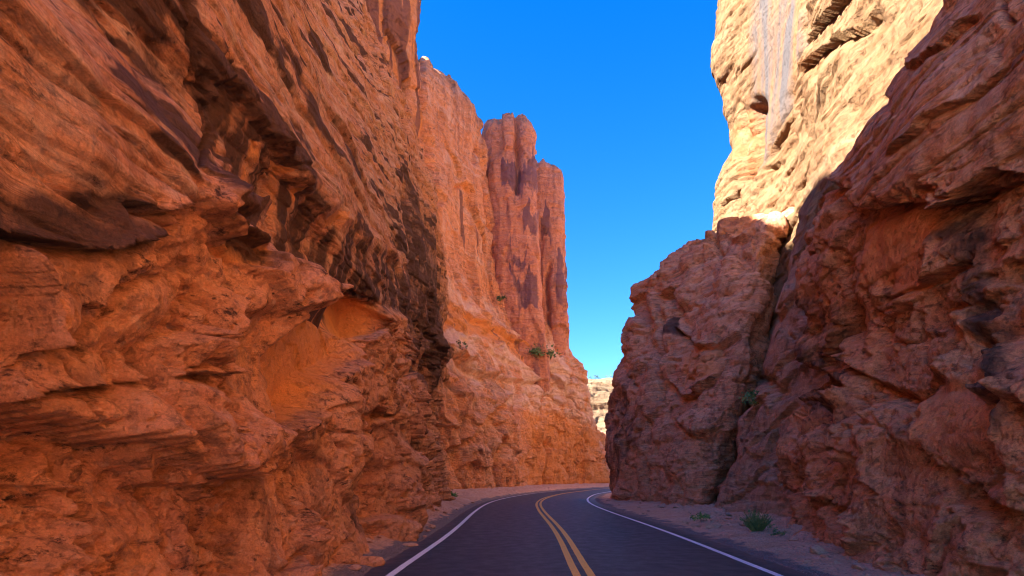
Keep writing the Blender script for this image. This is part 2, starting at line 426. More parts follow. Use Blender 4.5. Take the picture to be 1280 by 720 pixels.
# ------------------------------------------------------------------ LEFT NEAR WALL
def build_left_near():
    Ds = [-7, -6, -5, -4.4, -3.5, -2, 0.5, 2.2, 3.4, 4.6, 6, 8, 10.5, 13.5, 17, 21, 26, 31, 36, 39.5, 41.5, 42.7, 43.8, 45, 46.5, 48.5]
    Zs = [-1.2, 0, .9, 1.9, 2.9, 3.8, 4.6, 5.2, 5.8, 6.3, 6.9, 7.6, 8.2, 9.5, 11, 13, 15.5, 18.5, 22, 26, 30.5, 36, 42, 48]
    base = [(-40, -6), (-12, -4.3), (3, -3.55), (13, -3.35), (21, -3.75), (30, -4.4), (41, -5.1), (60, -5.2)]
    near = [(-2, .5), (0, .3), (1, .1), (3, .1), (4.2, .2), (5.2, .05), (5.8, -.35), (6.3, -.95), (6.9, -1.05), (7.6, -.72), (8.4, -.75), (10, -1.2), (14, -2.4), (20, -5), (28, -9.3), (36, -13.5), (48, -20)]
    far = [(-2, .4), (.4, .25), (3.9, -.55), (7.3, -.6), (10.8, -.1), (15.4, 0), (18.8, -.45), (24.6, -2.2), (30.4, -4.6), (36, -8.0), (42, -12.5), (48, -17)]
    wrap = [(-7, -30), (-6, -16), (-5, -6), (-4.4, -2), (-3.5, -.3), (-2, 0), (41, 0), (42.7, -.7), (43.8, -1.9), (45, -4), (46.5, -8), (48.5, -16)]  # near end cut short behind the camera to let bounced sunlight in
    G = []
    for z in Zs:
        row = []
        for D in Ds:
            k = float(sstep(13., 36., np.float64(D)))
            x = I(D, base) + I(z, near) * (1 - k) + I(z, far) * k + I(D, wrap)
            row.append((x, D, z))
        G.append(row)
    for row in G:
        for j, D in enumerate(Ds):
            x, y, z = row[j]
            if z > 30: row[j] = (x, y, 30 + (z - 30) * I(D, [(-8, .6), (-3, .72), (6, .76), (13, .85), (19, 1.1), (27, 1.3), (50, 1.3)]))  # crest above the view, height varied to place its shadow opposite
    top = G[-1]
    for back, dz in ((-6, 1.5), (-25, 2), (-75, 2), (-76, -60)):
        G.append([(top[j][0] + back, D, top[j][2] + dz) for j, D in enumerate(Ds)])
    p = Patch(G, 1.45, 2.0, 72, (1, 0, 0))
    P, U, W, X = p.P, p.U, p.W, p.XJ
    up = p.region([(-600, -900), (400, -900), (470, 60), (520, 200), (552, 360), (505, 400), (490, 332), (405, 245), (345, 165), (304, 100), (284, 150), (272, 220), (240, 250), (150, 262), (110, 300), (-80, 305), (-600, 60)], 16)
    far_up = sstep(9, 14, P[:, 2])
    smooth = np.maximum(up, far_up * .55)
    vfar = sstep(16, 34, P[:, 1])
    va = p.region([(262, 140), (300, 100), (345, 170), (405, 250), (492, 335), (500, 395), (472, 385), (395, 355), (352, 318), (318, 255), (285, 225)], 7)
    lo = (1 - smooth) * (1 - .85 * va)
    calm = .12 + 1.1 * sstep(-.15, .35, fbm(P / 2.6, 3, 46))
    p.d += .45 * fbm(P / 6, 3, 3) + .22 * fbm(P / 1.9, 3, 4)
    b = blocks(U, W, P, 2.2, 2.3, .42, .42, 11, .5) + blocks(U, W, P, .95, 1.0, .17, .24, 12, .5) + blocks(U, W, P, .36, .38, .04, .09, 13, .5)
    pit = np.maximum(0, fbm(P * np.array([1.5, 1.5, 1.7], f32), 5, 41) - .18)
    rd = ridged(P * np.array([.9, .9, .9], f32), 5, 44)
    p.d += lo * (p.sm(blocks(U, W, P, 3.2, 2.8, .26, .55, 10, .35)) + p.sm(b, 1) * calm * .75 + bulge(P, (.30, .30, .30), .5, 53, 2) + calm * bulge(P, (.95, .95, 1.0), .15, 54, 4) - (.4 + .9 * calm) * pit + .08 * rd * calm) - .30 * va + va * (strata(P, .3, 55, .07, .3, 3) + .05 * rd + veins(P, (.8, .8, 2.4), .05, .09, 56))
    p.d -= lo * (.30 * np.maximum(0, fbm(P * f32(3.6), 4, 42) - .16) + .10 * np.maximum(0, fbm(P * f32(9), 3, 43) - .1))
    p.d += lo * (saw(P, 1.25, .26, 57, 2.2, .6, .1) + calm * saw(P, .5, .10, 58, 2.2, .7, .2) + veins(P, (.7, .7, .9), .05, .32, 48) + veins(P, (1.7, 1.7, 2.0), .055, .14, 49)) + smooth * veins(P, (.35, .35, 2.4), .05, .12, 52, .1)
    s1 = strata(P, .55, 21, .11, .35, 5) + strata(P, .2, 22, .05, .3, 2.5)
    p.d += smooth * s1 * (1 - .4 * vfar) + lo * .16 * s1
    p.d += smooth * (.06 * rd - .5 * pit * sstep(.05, .3, fbm(P / 3, 2, 47)))
    # the far end is jointed into upright ribs
    rib = ridged(np.stack([P[:, 0] * .9, P[:, 1] * .9, P[:, 2] * .09], 1), 4, 51)
    p.d += vfar * (.42 * rib + blocks(U, W, P, 1.6, 4.5, .28, .25, 15, .35) * (1 - .3 * far_up))
    # read off the photograph
    p.crack([(236, -40), (247, 30), (252, 75), (264, 105), (258, 150), (249, 205)], 2.6, .28)
    p.crack([(246, 40), (243, 100), (248, 190)], 1.8, .16)
    p.ledge([(-120, 262), (0, 288), (60, 303), (130, 312), (215, 290)], 16, .42, .10)
    p.ledge([(152, 252), (185, 263), (244, 255)], 13, .40, .08)
    p.ledge([(-60, 492), (0, 500), (50, 503), (100, 483), (170, 478), (215, 462)], 12, .34, .08)
    p.ledge([(205, 470), (262, 466), (300, 462), (330, 474)], 14, .42, .08)
    p.ledge([(70, 560), (100, 600), (150, 615), (185, 640)], 12, .26)
    p.ledge([(285, 245), (312, 275), (345, 305), (352, 330)], 12, .4, .05)
    p.ledge([(288, 290), (318, 300), (340, 325)], 7, .22, .05)
    p.ledge([(262, 600), (300, 575), (340, 560), (380, 520)], 9, .2)
    p.ledge([(330, 128), (370, 203), (412, 206)], 6, .10)
    p.crack([(358, 590), (357, 720)], 3, .16)
    p.crack([(412, 395), (432, 430), (441, 470)], 2.5, .10)
    al = p.region([(388, 372), (430, 368), (470, 384), (462, 448), (438, 468), (408, 512), (366, 530), (364, 450)], 8)
    al2 = p.region([(300, 262), (350, 310), (345, 340), (300, 322)], 4)
    sl = p.region([(328, 598), (357, 590), (357, 760), (318, 760)], 3)
    flat = -.9 + .10 * fbm(P / 1.5, 2, 63) + .05 * ridged(P * 1.2, 3, 64) + blocks(U, W, P, 1.1, 1.4, .06, .05, 65, .4)
    p.d = p.d * (1 - al) + al * flat
    p.d = p.d * (1 - .75 * sl) + sl * .75 * .05
    p.d = p.d * (1 - .6 * al2) - al2 * .25
    nb = p.region([(312, 392), (372, 388), (368, 535), (316, 520)], 16)
    p.d = p.d * (1 - .75 * nb) - .38 * nb
    p.ledge([(398, 368), (435, 363), (475, 378)], 12, .30, .0)
    p.ledge([(455, 520), (484, 508), (494, 520)], 40, .6)
    p.crack([(474, 520), (470, 565), (484, 640)], 7, .6)
    p.crack([(502, 230), (505, 300), (512, 360), (505, 470)], 3.5, .5)
    p.crack([(528, 420), (520, 520), (530, 590)], 3, .5)
    # varnish, fresh streaks
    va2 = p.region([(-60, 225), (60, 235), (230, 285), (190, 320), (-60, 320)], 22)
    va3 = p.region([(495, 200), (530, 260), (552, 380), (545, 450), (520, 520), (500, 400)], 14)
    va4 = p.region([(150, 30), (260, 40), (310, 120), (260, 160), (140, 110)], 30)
    frs = np.zeros_like(va)
    for a, b_, w in (((330, 182), (314, 245), 8), ((371, 210), (356, 295), 12), ((432, 262), (408, 325), 7), ((392, 235), (372, 300), 3)):
        d, _, tt_ = pdist(p.X, [a, b_]); grainy = fbm(np.stack([U * 5, U * 0, W * .5], 1).astype(f32), 4, 66)
        frs = np.maximum(frs, (1 - sstep(w * .3, w * 1.5, d + grainy * w * 1.3)) * (1 - .75 * tt_) * sstep(0, .03, tt_))
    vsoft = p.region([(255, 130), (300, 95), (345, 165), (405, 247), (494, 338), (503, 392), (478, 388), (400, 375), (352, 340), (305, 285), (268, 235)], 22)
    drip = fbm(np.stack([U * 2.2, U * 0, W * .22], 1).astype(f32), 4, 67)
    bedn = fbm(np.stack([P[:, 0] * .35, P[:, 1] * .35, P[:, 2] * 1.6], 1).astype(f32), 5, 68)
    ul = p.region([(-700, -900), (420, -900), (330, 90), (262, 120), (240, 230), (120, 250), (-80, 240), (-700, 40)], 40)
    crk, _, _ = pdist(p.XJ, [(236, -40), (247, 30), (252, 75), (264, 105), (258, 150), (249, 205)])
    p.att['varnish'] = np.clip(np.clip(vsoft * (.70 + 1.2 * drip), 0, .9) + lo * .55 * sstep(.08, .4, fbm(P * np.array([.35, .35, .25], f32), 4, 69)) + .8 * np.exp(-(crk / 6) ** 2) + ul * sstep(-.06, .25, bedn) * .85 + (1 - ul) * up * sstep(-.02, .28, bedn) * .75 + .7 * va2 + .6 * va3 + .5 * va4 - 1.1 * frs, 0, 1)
    p.att['fresh'] = np.clip(np.maximum(np.maximum(al, .75 * frs), np.maximum(.75 * al2, .3 * lo)), 0, 1)
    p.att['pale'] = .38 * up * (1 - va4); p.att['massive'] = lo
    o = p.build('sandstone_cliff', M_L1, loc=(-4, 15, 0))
    tag(o, 'near rust red cliff on the left with an arched black stained overhang', 'cliff')
    return p

# ------------------------------------------------------------------ LEFT FAR CLIFF
def build_left_far():
    T = {
     48: [(0, -13), (11, -13.5), (22, -15), (40, -16), (48, -17), (52, -19), (54, -26)],
     52: [(0, -6.9), (4, -6.9), (11, -7.6), (14, -8.8), (18, -11), (24, -14), (30, -15.5), (45, -16.5), (50, -18), (54, -26)],
     56: [(0, -5.2), (5, -5.2), (10.5, -5.8), (14, -7.5), (18, -9.8), (24, -13), (30, -14.8), (45, -15.5), (52, -17), (56, -25)],
     61: [(0, -3.5), (5, -3.6), (10.5, -4.2), (14, -6), (18, -8), (19.5, -9.2), (24, -11.5), (30, -13.4), (45, -14), (54, -15), (59, -23)],
     66.5: [(0, -2), (5, -2), (11, -2.8), (14.5, -4.6), (18.5, -6.4), (20, -7.4), (25, -9.6), (30, -11.2), (45, -11.3), (58, -11.4), (62, -13), (64, -22)],
     69: [(0, -1.4), (5, -1.4), (11, -2.3), (15, -4.5), (18.5, -6), (20, -7), (25, -9.4), (31, -12), (45, -13), (55, -13.5), (60, -16), (62, -24)],
     75: [(0, .2), (5, .1), (12, -.9), (15.5, -2.8), (19, -4.4), (20.5, -5.4), (26, -8), (33, -10.6), (45, -11), (54, -11.4), (58, -12.6), (60, -16), (61, -24)],
     84: [(0, 2), (5, 1.9), (12, 1), (16, -.6), (20, -2.2), (21.5, -3), (27, -5.6), (33, -8), (45, -8.8), (56, -9.4), (61, -10.2), (63, -14), (64, -22)],
     94: [(0, 5.3), (5, 5.2), (13, 4.5), (17, 3.2), (21, 1.6), (23, .4), (28, -2.5), (33, -3.9), (45, -4.1), (56, -4.4), (60, -5.2), (62, -10), (63, -20)],
     103: [(0, 9.8), (6, 9.8), (12, 9.6), (17, 9), (21, 8.6), (24, 7.6), (27, 5), (31, 1.5), (36, 0), (45, -3), (47, -10), (48, -18)],
     110: [(0, 14.2), (6, 14.2), (11, 14.1), (15, 14.1), (18, 13.9), (21, 13.5), (24, 12.5), (26, 11.2), (27.3, 8.5), (28, 3), (28.5, -6)],
     118: [(0, 19.6), (6, 18.6), (14, 17), (18, 15.3), (20, 14.5), (22, 11), (23.5, 6), (24, -4)],
     126: [(0, 25), (5, 23.4), (10, 20.4), (13, 17.4), (15, 14.5), (18, 8), (19, -2)],
     140: [(0, 38), (4, 36.5), (8, 31), (11, 25), (14, 16), (16, 4)],
     165: [(0, 62), (4, 60), (8, 54), (11, 45), (14, 30), (16, 10)]}
    N = 22; G = [[] for _ in range(N + 2)]
    for D, tab in T.items():
        zt, xt = np.array([a for a, _ in tab], float), np.array([b for _, b in tab], float)
        s = np.concatenate([[0], np.cumsum(np.hypot(np.diff(zt), np.diff(xt)))])
        G[0].append((xt[0] + .4, D, -2.0))
        for i, q in enumerate(np.linspace(0, s[-1], N)):
            G[i + 1].append((np.interp(q, s, xt), D, np.interp(q, s, zt)))
        G[-1].append((xt[-1] - 30, D + 3, zt[-1] + (70 if 70 < D < 98 else 1)))  # raised out of view behind the cliff to keep sun off the towers
    p = Patch(G, 1.45, 2.2, 60, (1, 0, 0))
    P, U, W = p.P, p.U, p.W
    apron = 1 - sstep(9.5, 13.5, P[:, 2] + 1.5 * fbm(P / 6, 2, 5))
    upper = sstep(25, 30, P[:, 2] + 2 * fbm(P / 8, 2, 6))
    slope = np.clip(1 - apron - upper, 0, 1)
    p.d += .8 * fbm(P / 11, 3, 71) + .35 * fbm(P / 3.5, 3, 72)
    p.d += apron * (saw(P, 2.6, .55, 90) + saw(P, 1.1, .15, 97)) + slope * saw(P, 2.2, .5, 98, 5) + apron * (bulge(P, (.16, .16, .14), 1.3, 89, 4) + blocks(U, W, P, 5, 7, .45, .5, 73, .4) + blocks(U, W, P, 1.9, 3.2, .13, .2, 74, .4) + blocks(U, W, P, .8, 1.2, .04, .08, 75, .4) - .7 * np.maximum(0, fbm(P / np.array([1.6, 1.6, 2.6], f32), 3, 76) - .22))
    p.d += apron * veins(P, (.3, .3, .22), .04, .5, 77) + slope * (veins(P, (.22, .22, .5), .04, .4, 78) + veins(P, (.5, .5, .9), .05, .15, 79))
    p.d += slope * (strata(P, 2.3, 81, .34, 1.0, 14, -.02) + strata(P, .8, 82, .13, .5, 8) + blocks(U, W, P, 4.5, 2.5, .14, .18, 83, .5) + bulge(P, (.12, .12, .2), .9, 88))
    p.d += upper * (.65 * ridged(np.stack([P[:, 0] * .30, P[:, 1] * .30, P[:, 2] * .035], 1), 4, 84) + blocks(U, W, P, 4.0, 13, .42, .45, 85, .3) + blocks(U, W, P, 1.4, 4, .13, .2, 86, .35) + strata(P, 3.5, 87, .10, 1.2, 10))
    # overhanging brow and hollow over the bench, dark gaps in the foot
    p.ledge([(548, 372), (590, 392), (640, 425), (690, 470), (712, 500)], 10, 1.0, .35)
    p.ledge([(560, 440), (600, 468), (650, 478), (690, 480)], 9, .8, .5)
    p.ledge([(560, 560), (585, 545), (610, 515), (645, 490)], 8, 1.3, .5)
    p.ledge([(555, 440), (575, 452), (590, 450)], 6, .9, .3)
    p.crack([(648, 480), (642, 530), (618, 590)], 3.5, 1.0)
    p.crack([(678, 480), (676, 530), (690, 560)], 2.2, .7)
    p.crack([(704, 470), (712, 530), (705, 600)], 2, .5)
    p.crack([(553, 420), (548, 500), (556, 560)], 4, 1.2)
    p.crack([(518, -60), (523, 55), (531, 150), (545, 250)], 4, 1.6)
    p.crack([(603, 165), (609, 240), (618, 320)], 3, 1.5)
    p.ledge([(560, 235), (575, 230), (600, 280), (612, 330)], 10, 1.1, .2)
    p.crack([(590, 205), (603, 185)], 3, .8)
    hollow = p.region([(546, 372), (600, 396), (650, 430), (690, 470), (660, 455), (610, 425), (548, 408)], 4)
    face = p.region([(650, 490), (740, 490), (768, 610), (650, 612)], 10)  # its bounced orange glow is put into the fresh-rock colour
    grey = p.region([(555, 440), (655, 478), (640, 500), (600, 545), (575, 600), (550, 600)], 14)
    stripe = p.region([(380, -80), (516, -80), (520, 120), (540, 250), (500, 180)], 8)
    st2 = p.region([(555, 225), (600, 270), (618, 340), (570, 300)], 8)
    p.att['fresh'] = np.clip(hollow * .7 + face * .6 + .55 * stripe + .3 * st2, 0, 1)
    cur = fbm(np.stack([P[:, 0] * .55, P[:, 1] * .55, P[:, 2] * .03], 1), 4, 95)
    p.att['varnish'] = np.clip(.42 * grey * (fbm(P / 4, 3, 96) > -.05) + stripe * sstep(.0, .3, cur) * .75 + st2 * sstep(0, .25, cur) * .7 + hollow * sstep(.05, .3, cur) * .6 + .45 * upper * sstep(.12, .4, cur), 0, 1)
    p.att['pale'] = np.clip(.55 * slope + .25 * upper + .5 * fbm(P / 5, 4, 99), 0, .8) * (1 - hollow) * (1 - stripe)  # bench colour paled to stand for skylight on the slope
    root = empty('sandstone_cliff', (5, 85, 0))
    tag(root, 'tall orange cliff with a sloping bench and two square towers', 'cliff')
    off = (5, 85, 0)
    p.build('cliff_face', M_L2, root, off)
    # towers standing on the bench
    def tower(cx0, cx1, cy, rx, ry, zb, zt, seed, patches, joints):
        n = 28; G = []
        prof = [(0, .95), (.2, 1.02), (.45, .98), (.7, .97), (.86, 1.0), (.93, 1.0), (.965, .93), (.99, .72), (1., .3), (1.0, .02)]
        for h, k in prof:
            row = []
            for a in np.linspace(R(60), R(60) + 2 * math.pi, n):
                c, s_ = math.cos(a), math.sin(a)
                e = 2 / 3.6
                row.append((cx0 + (cx1 - cx0) * h + rx * k * math.copysign(abs(c) ** e, c), cy + ry * k * math.copysign(abs(s_) ** e, s_), zb + (zt - zb) * h))
            G.append(row)
        q = Patch(G, 1.35, 1.5)
        # outward normals
        ctr = np.stack([np.full(len(q.P), (cx0 + cx1) / 2), np.full(len(q.P), cy), q.P[:, 2] - 3], 1)
        if np.mean(((q.P - ctr) * q.N).sum(1)) < 0: q.N = -q.N; q.flip = not q.flip
        A = q.P; rel = (q.P - ctr)
        seamfade = sstep(0, 1.2, q.U) * (1 - sstep(q.U.max() - 1.2, q.U.max(), q.U))
        d = .55 * ridged(np.stack([A[:, 0] * .33, A[:, 1] * .33, A[:, 2] * .03], 1), 3, seed) + blocks(q.U, q.W, A, 3.2, 9, .4, .35, seed + 1, .25) * seamfade
        d += blocks(q.U, q.W, A, 1.3, 2.6, .14, .2, seed + 2, .3) * seamfade + strata(A, 2.6, seed + 3, .16, .5, 10) + .3 * fbm(A / 3, 3, seed + 4)
        q.d += d
        blotch = fbm(A / np.array([4, 4, 6.5], f32), 3, seed + 5)
        top = sstep(.93, .985, (A[:, 2] - zb) / (zt - zb))
        cur = fbm(np.stack([A[:, 0] * .9, A[:, 1] * .9, A[:, 2] * .05], 1), 4, seed + 6)
        pat = np.zeros_like(d)
        for poly in patches: pat = np.maximum(pat, inpoly(q.XJ + np.stack([cur * 7, cur * 40], 1), poly, 4))
        for c_ in joints: q.crack(c_, 2.2, 1.3)
        q.att['varnish'] = np.clip((.9 * pat * (.8 + .7 * cur) + .45 * sstep(.1, .4, cur) * sstep(-.1, .2, blotch)) * (1 - top), 0, 1)
        q.att['pale'] = .3 * top
        q.build('tower', M_TW, root, off)
    tower(2.0, -.9, 100.5, 4.0, 4.2, 12, 64, 301, [[(622, 205), (668, 200), (668, 236), (640, 240), (624, 232)], [(648, 262), (668, 258), (670, 292), (650, 290)], [(640, 312), (662, 318), (662, 336), (642, 332)], [(640, 345), (672, 345), (672, 392), (645, 385)]], [[(644, 145), (647, 200), (645, 240)], [(672, 200), (676, 300), (682, 420)]])
    tower(7.8, 6.3, 111, 3.0, 3.8, 12, 61.8, 331, [[(670, 270), (690, 260), (692, 300), (674, 305)], [(690, 320), (702, 320), (704, 380), (690, 380)]], [[(684, 330), (686, 380), (688, 430)]])
    return p

# ------------------------------------------------------------------ RIGHT NEAR WALL
def build_right_near():
    Ds = [-40, -24, -10, -3, 2, 5, 7.5, 9.5, 11.5, 13.5, 15.5, 17, 18, 18.7, 19.3, 19.9, 20.6, 21.4]
    base = [(-40, 9.5), (-10, 7.9), (5, 7.2), (11, 7.15), (13, 7.5), (16, 8.3), (18, 8.9), (22, 9.6)]
    wrap = [(0, 0), (18, 0), (18.7, .25), (19.3, .9), (19.9, 2), (20.6, 3.8), (21.4, 6.5)]
    prof = [(-1.2, -.3), (0, .05), (.8, .1), (1.8, .05), (2.7, -.1), (3.7, .6), (4.7, 1.15), (5.6, 1.1), (6.6, .85), (7.6, .6), (8.5, .55), (9.4, .75), (10.2, 1.05), (10.9, 1.5), (11.5, 2.3), (12, 3.6), (12.5, 5.6), (13, 9.5), (13.2, 14)]
    G = []
    for z, o in prof:
        G.append([(I(D, base) + o + I(D, wrap) * (1 if z < 12 else .5), D, z + (.0 if z < 2 else .02 * (D - 12) * min(1, z / 8))) for D in Ds])
    p = Patch(G, 1.45, 2.0, 72, (-1, 0, 0))
    P, U, W = p.P, p.U, p.W
    up = p.region([(985, 200), (1040, 130), (1110, 70), (1210, 0), (1300, -60), (1700, -400), (1700, 120), (1290, 225), (1180, 215), (1120, 250), (1040, 228), (1005, 235)], 14)
    p.d += .40 * fbm(P / 5, 3, 103) + .2 * fbm(P / 1.8, 3, 104)
    lo = 1 - up
    b = blocks(U, W, P, 2.3, 2.5, .45, .50, 111, .5) + blocks(U, W, P, 1.0, 1.05, .17, .26, 112, .5) + blocks(U, W, P, .38, .4, .04, .09, 113, .5)
    pit = np.maximum(0, fbm(P * np.array([1.2, 1.2, 1.3], f32), 5, 141) - .16)
    rd = ridged(P * np.array([.9, .9, .9], f32), 5, 144)
    plain = np.maximum(p.region([(1150, 490), (1245, 480), (1262, 590), (1235, 610), (1190, 585), (1142, 540)], 6), p.region([(1075, 290), (1135, 250), (1170, 330), (1140, 370), (1085, 350)], 8))
    plain = np.maximum(plain, p.region([(1100, 560), (1150, 560), (1190, 620), (1170, 690), (1090, 660)], 12) * .7)
    p.d += lo * (1 - plain) * (p.sm(b, 1) * .75 * (.35 + .8 * sstep(-.2, .3, fbm(P / 3, 3, 146))) + bulge(P, (.3, .3, .36), .6, 153) + bulge(P, (.9, .9, 1.0), .17, 154, 4) - 1.3 * pit + .10 * rd + saw(P, 1.4, .42, 157, 2.2, .6, 0.) + saw(P, .55, .14, 158, 2.2, .7, .15)) + plain * .1 * rd
    s1 = strata(P, .62, 121, .14, .4, 6) + strata(P, .22, 122, .055, .3, 3)
    p.d += up * (s1 + .08 * rd - .35 * pit) + lo * .25 * s1
    p.d -= lo * (1 - .6 * plain) * (.30 * np.maximum(0, fbm(P * f32(3.2), 4, 142) - .16) + .10 * np.maximum(0, fbm(P * f32(8), 3, 143) - .1))
    p.d += lo * (1 - plain) * (veins(P, (.6, .6, .9), .04, .25, 148) + veins(P, (1.5, 1.5, 2), .045, .1, 149)) + up * veins(P, (.35, .35, 2.2), .05, .12, 152, .1)
    p.ledge([(1010, 225), (1050, 228), (1095, 262), (1130, 250), (1175, 262), (1240, 228)], 26, .75, .15)
    p.ledge([(1145, 240), (1190, 262), (1250, 205), (1310, 215)], 20, .55, .1)
    p.ledge([(1040, 410), (1080, 470), (1130, 480), (1165, 470), (1200, 478)], 12, .45, .1)
    p.ledge([(1130, 500), (1150, 548), (1200, 600), (1260, 620)], 9, .3, .2)
    p.ledge([(985, 340), (1000, 395), (1040, 460), (1075, 500)], 14, .5, .1)
    p.ledge([(1050, 560), (1085, 585), (1110, 620)], 16, .5, .1)
    p.ledge([(1010, 612), (1060, 640), (1090, 660)], 12, .35, .1)
    p.ledge([(1055, 152), (1090, 128), (1118, 122)], 9, .35, .0)
    p.ledge([(1120, 195), (1180, 150), (1290, 70)], 8, .25, .1)
    p.ledge([(1130, 90), (1180, 60), (1240, 20)], 6, .2, .1)
    p.crack([(1262, -10), (1275, 40), (1262, 70)], 4, .3)
    p.crack([(1105, 380), (1180, 345), (1225, 330)], 3, .22)
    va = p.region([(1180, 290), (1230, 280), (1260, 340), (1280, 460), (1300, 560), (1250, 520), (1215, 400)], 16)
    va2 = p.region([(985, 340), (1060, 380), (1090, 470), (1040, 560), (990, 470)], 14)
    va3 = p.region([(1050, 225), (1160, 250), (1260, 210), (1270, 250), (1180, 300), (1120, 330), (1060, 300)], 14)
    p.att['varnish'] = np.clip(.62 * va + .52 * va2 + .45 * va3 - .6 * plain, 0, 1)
    p.att['fresh'] = np.clip(.75 * plain * sstep(640, 480, -p.X[:, 1] * -1) + .6 * p.region([(1070, 280), (1135, 245), (1170, 330), (1140, 370), (1085, 350)], 8), 0, 1)
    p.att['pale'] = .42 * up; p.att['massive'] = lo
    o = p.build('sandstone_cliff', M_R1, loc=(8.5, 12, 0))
    tag(o, 'near maroon cliff on the right, a shaded bulging overhang with hollows', 'cliff')
    return p

# ------------------------------------------------------------------ RIGHT TALL CLIFF
def build_right_tall():
    Zs = [-1, 0, 4, 8, 12, 15, 18, 22, 26, 30, 34, 38, 43, 50, 58, 64]
    T = {
     -40: [(0, 17), (12, 17.5), (18, 18.5), (30, 20), (44, 23), (64, 28)],
     -10: [(0, 14.5), (12, 15), (18, 16), (30, 18), (44, 21), (64, 26)],
     6: [(0, 12.6), (12, 13.2), (18, 14.3), (30, 16.5), (44, 19.5), (64, 25)],
     14: [(0, 11.8), (12, 12.9), (18, 14.2), (30, 16.4), (44, 19.5), (64, 25)],
     20: [(0, 10.6), (12, 12.6), (18, 13.8), (30, 16.2), (44, 19.4), (64, 25)],
     25: [(0, 9.7), (8, 11.6), (12, 12.6), (18, 14), (30, 16.4), (44, 19.6), (64, 25)],
     30: [(0, 10.2), (7, 13.2), (12, 14.9), (18, 16.1), (30, 17.2), (44, 20), (64, 25)],
     36: [(0, 12.8), (8, 15.3), (16, 17.2), (20, 17.6), (30, 18), (44, 20.2), (64, 25)],
     42: [(0, 14), (16, 16.9), (24, 17.5), (30, 18.4), (37, 18.2), (44, 19.4), (64, 24.5)],
     46: [(0, 15), (16, 17), (24, 17.3), (27, 17.5), (30, 18.4), (34, 18), (38, 17.3), (44, 18), (64, 23.5)],
     48.5: [(0, 15.6), (16, 17.3), (24, 17.3), (27, 17.4), (30, 18.6), (34, 18), (38, 17.5), (44, 18.4), (64, 24)],
     50: [(0, 18), (24, 18.6), (30, 20), (38, 18.9), (44, 20), (64, 26)],
     51: [(0, 21), (24, 21.5), (38, 22), (64, 29)],
     52.5: [(0, 30), (38, 31), (64, 36)]}
    G = [[(I(z, t), D, z) for D, t in T.items()] for z in Zs]
    for back, zz in ((10, 66), (40, 67), (42, -2)):
        G.append([(G[len(Zs) - 1][j][0] + back, D, zz) for j, D in enumerate(T)])
    p = Patch(G, 1.9, 2.2, 60, (-1, 0, 0))
    P, U, W = p.P, p.U, p.W
    hi = sstep(13, 17, P[:, 2])
    p.d += .5 * fbm(P / 8, 3, 203) + .25 * fbm(P / 2.5, 4, 204)
    s1 = strata(P, 1.5, 221, .20, .8, 12, -.02) + strata(P, .5, 222, .06, .4, 6)
    p.d += s1 * (.35 + .5 * hi) + hi * (bulge(P, (.10, .10, .3), .45, 219) + blocks(U, W, P, 5.5, 1.8, .10, .12, 211, .5) + blocks(U, W, P, 1.8, .7, .03, .06, 212, .5)) + .12 * ridged(P * np.array([.6, .6, .9], f32), 4, 213)
    p.d += (1 - hi) * blocks(U, W, P, 2.2, 1.2, .10, .14, 214, .5)
    p.d -= .6 * np.maximum(0, fbm(P / np.array([1.6, 1.6, 1.1], f32), 4, 215) - .22)
    grey = p.region([(945, -60), (1003, -60), (1003, 60), (985, 130), (955, 200), (940, 215), (942, 100)], 9)
    smooth = grey
    p.d = p.d * (1 - .85 * smooth)
    p.ledge([(1000, 60), (1045, 20), (1075, -30)], 10, .6, .2)
    p.ledge([(1000, 95), (1030, 62), (1075, 40), (1100, 0)], 10, .7, .2)
    p.ledge([(958, 205), (985, 150), (1010, 110)], 6, .5, .1)
    p.d += hi * (veins(P, (.2, .2, .7), .05, .35, 216) + veins(P, (.5, .5, 1.6), .05, .14, 217)) * (1 - grey) + (1 - hi) * veins(P, (.3, .3, .8), .045, .22, 218)
    p.crack([(958, 280), (943, 380), (928, 480), (905, 570), (876, 645)], 6, 1.1)
    p.crack([(948, 130), (941, 170), (934, 222)], 8, 2.0)
    p.crack([(930, 130), (926, 190)], 3, .8)
    p.crack([(920, 235), (922, 275)], 4, .9)
    p.crack([(1003, -20), (1003, 60), (985, 130), (952, 205)], 2.5, .4)
    for q in ([(955, 470), (1000, 430), (1020, 390)], [(930, 560), (975, 520), (1000, 500)], [(895, 640), (950, 590), (985, 575)], [(965, 400), (1000, 360)], [(925, 520), (990, 455)]):
        p.ledge(q, 6, .26, .08)
    p.crack([(950, 470), (960, 485)], 8, .5)
    ridge_ = p.region([(905, 150), (940, 60), (945, 200), (930, 290), (890, 290)], 8)
    p.att['fresh'] = np.clip(.75 * p.region([(918, 160), (952, 120), (950, 190), (935, 225), (920, 210)], 5) + .25 * ridge_ + .5 * p.region([(995, 80), (1040, 55), (1050, 80), (1005, 100)], 6), 0, 1)
    p.att['varnish'] = np.zeros_like(p.d)
    p.att['grey'] = grey
    p.att['pale'] = .4 * hi * (1 - grey)
    o = empty('sandstone_cliff', (12, 30, 0)); p.build('cliff_face', M_R2, o, (12, 30, 0))
    TS = {50: 26, 56: 30.5, 66: 31.5, 76: 33.5, 86: 37, 96: 42.5, 103: 52, 109: 70, 115: 100}  # unseen wall added past the bend to bounce sun onto the orange cliff
    q = Patch([[(x + max(0, z) * .05 + (30 if k == 6 else 0), D, z) for D, x in TS.items()] for k, z in enumerate((-2, 6, 16, 28, 42, 60, 62))], 2, 1.4, 60, (-1, 0, 0))
    q.d += 1.2 * fbm(q.P / 9, 4, 251) + strata(q.P, 2.4, 252, .4, 1, 12) + bulge(q.P, (.15, .15, .12), 1.2, 253)
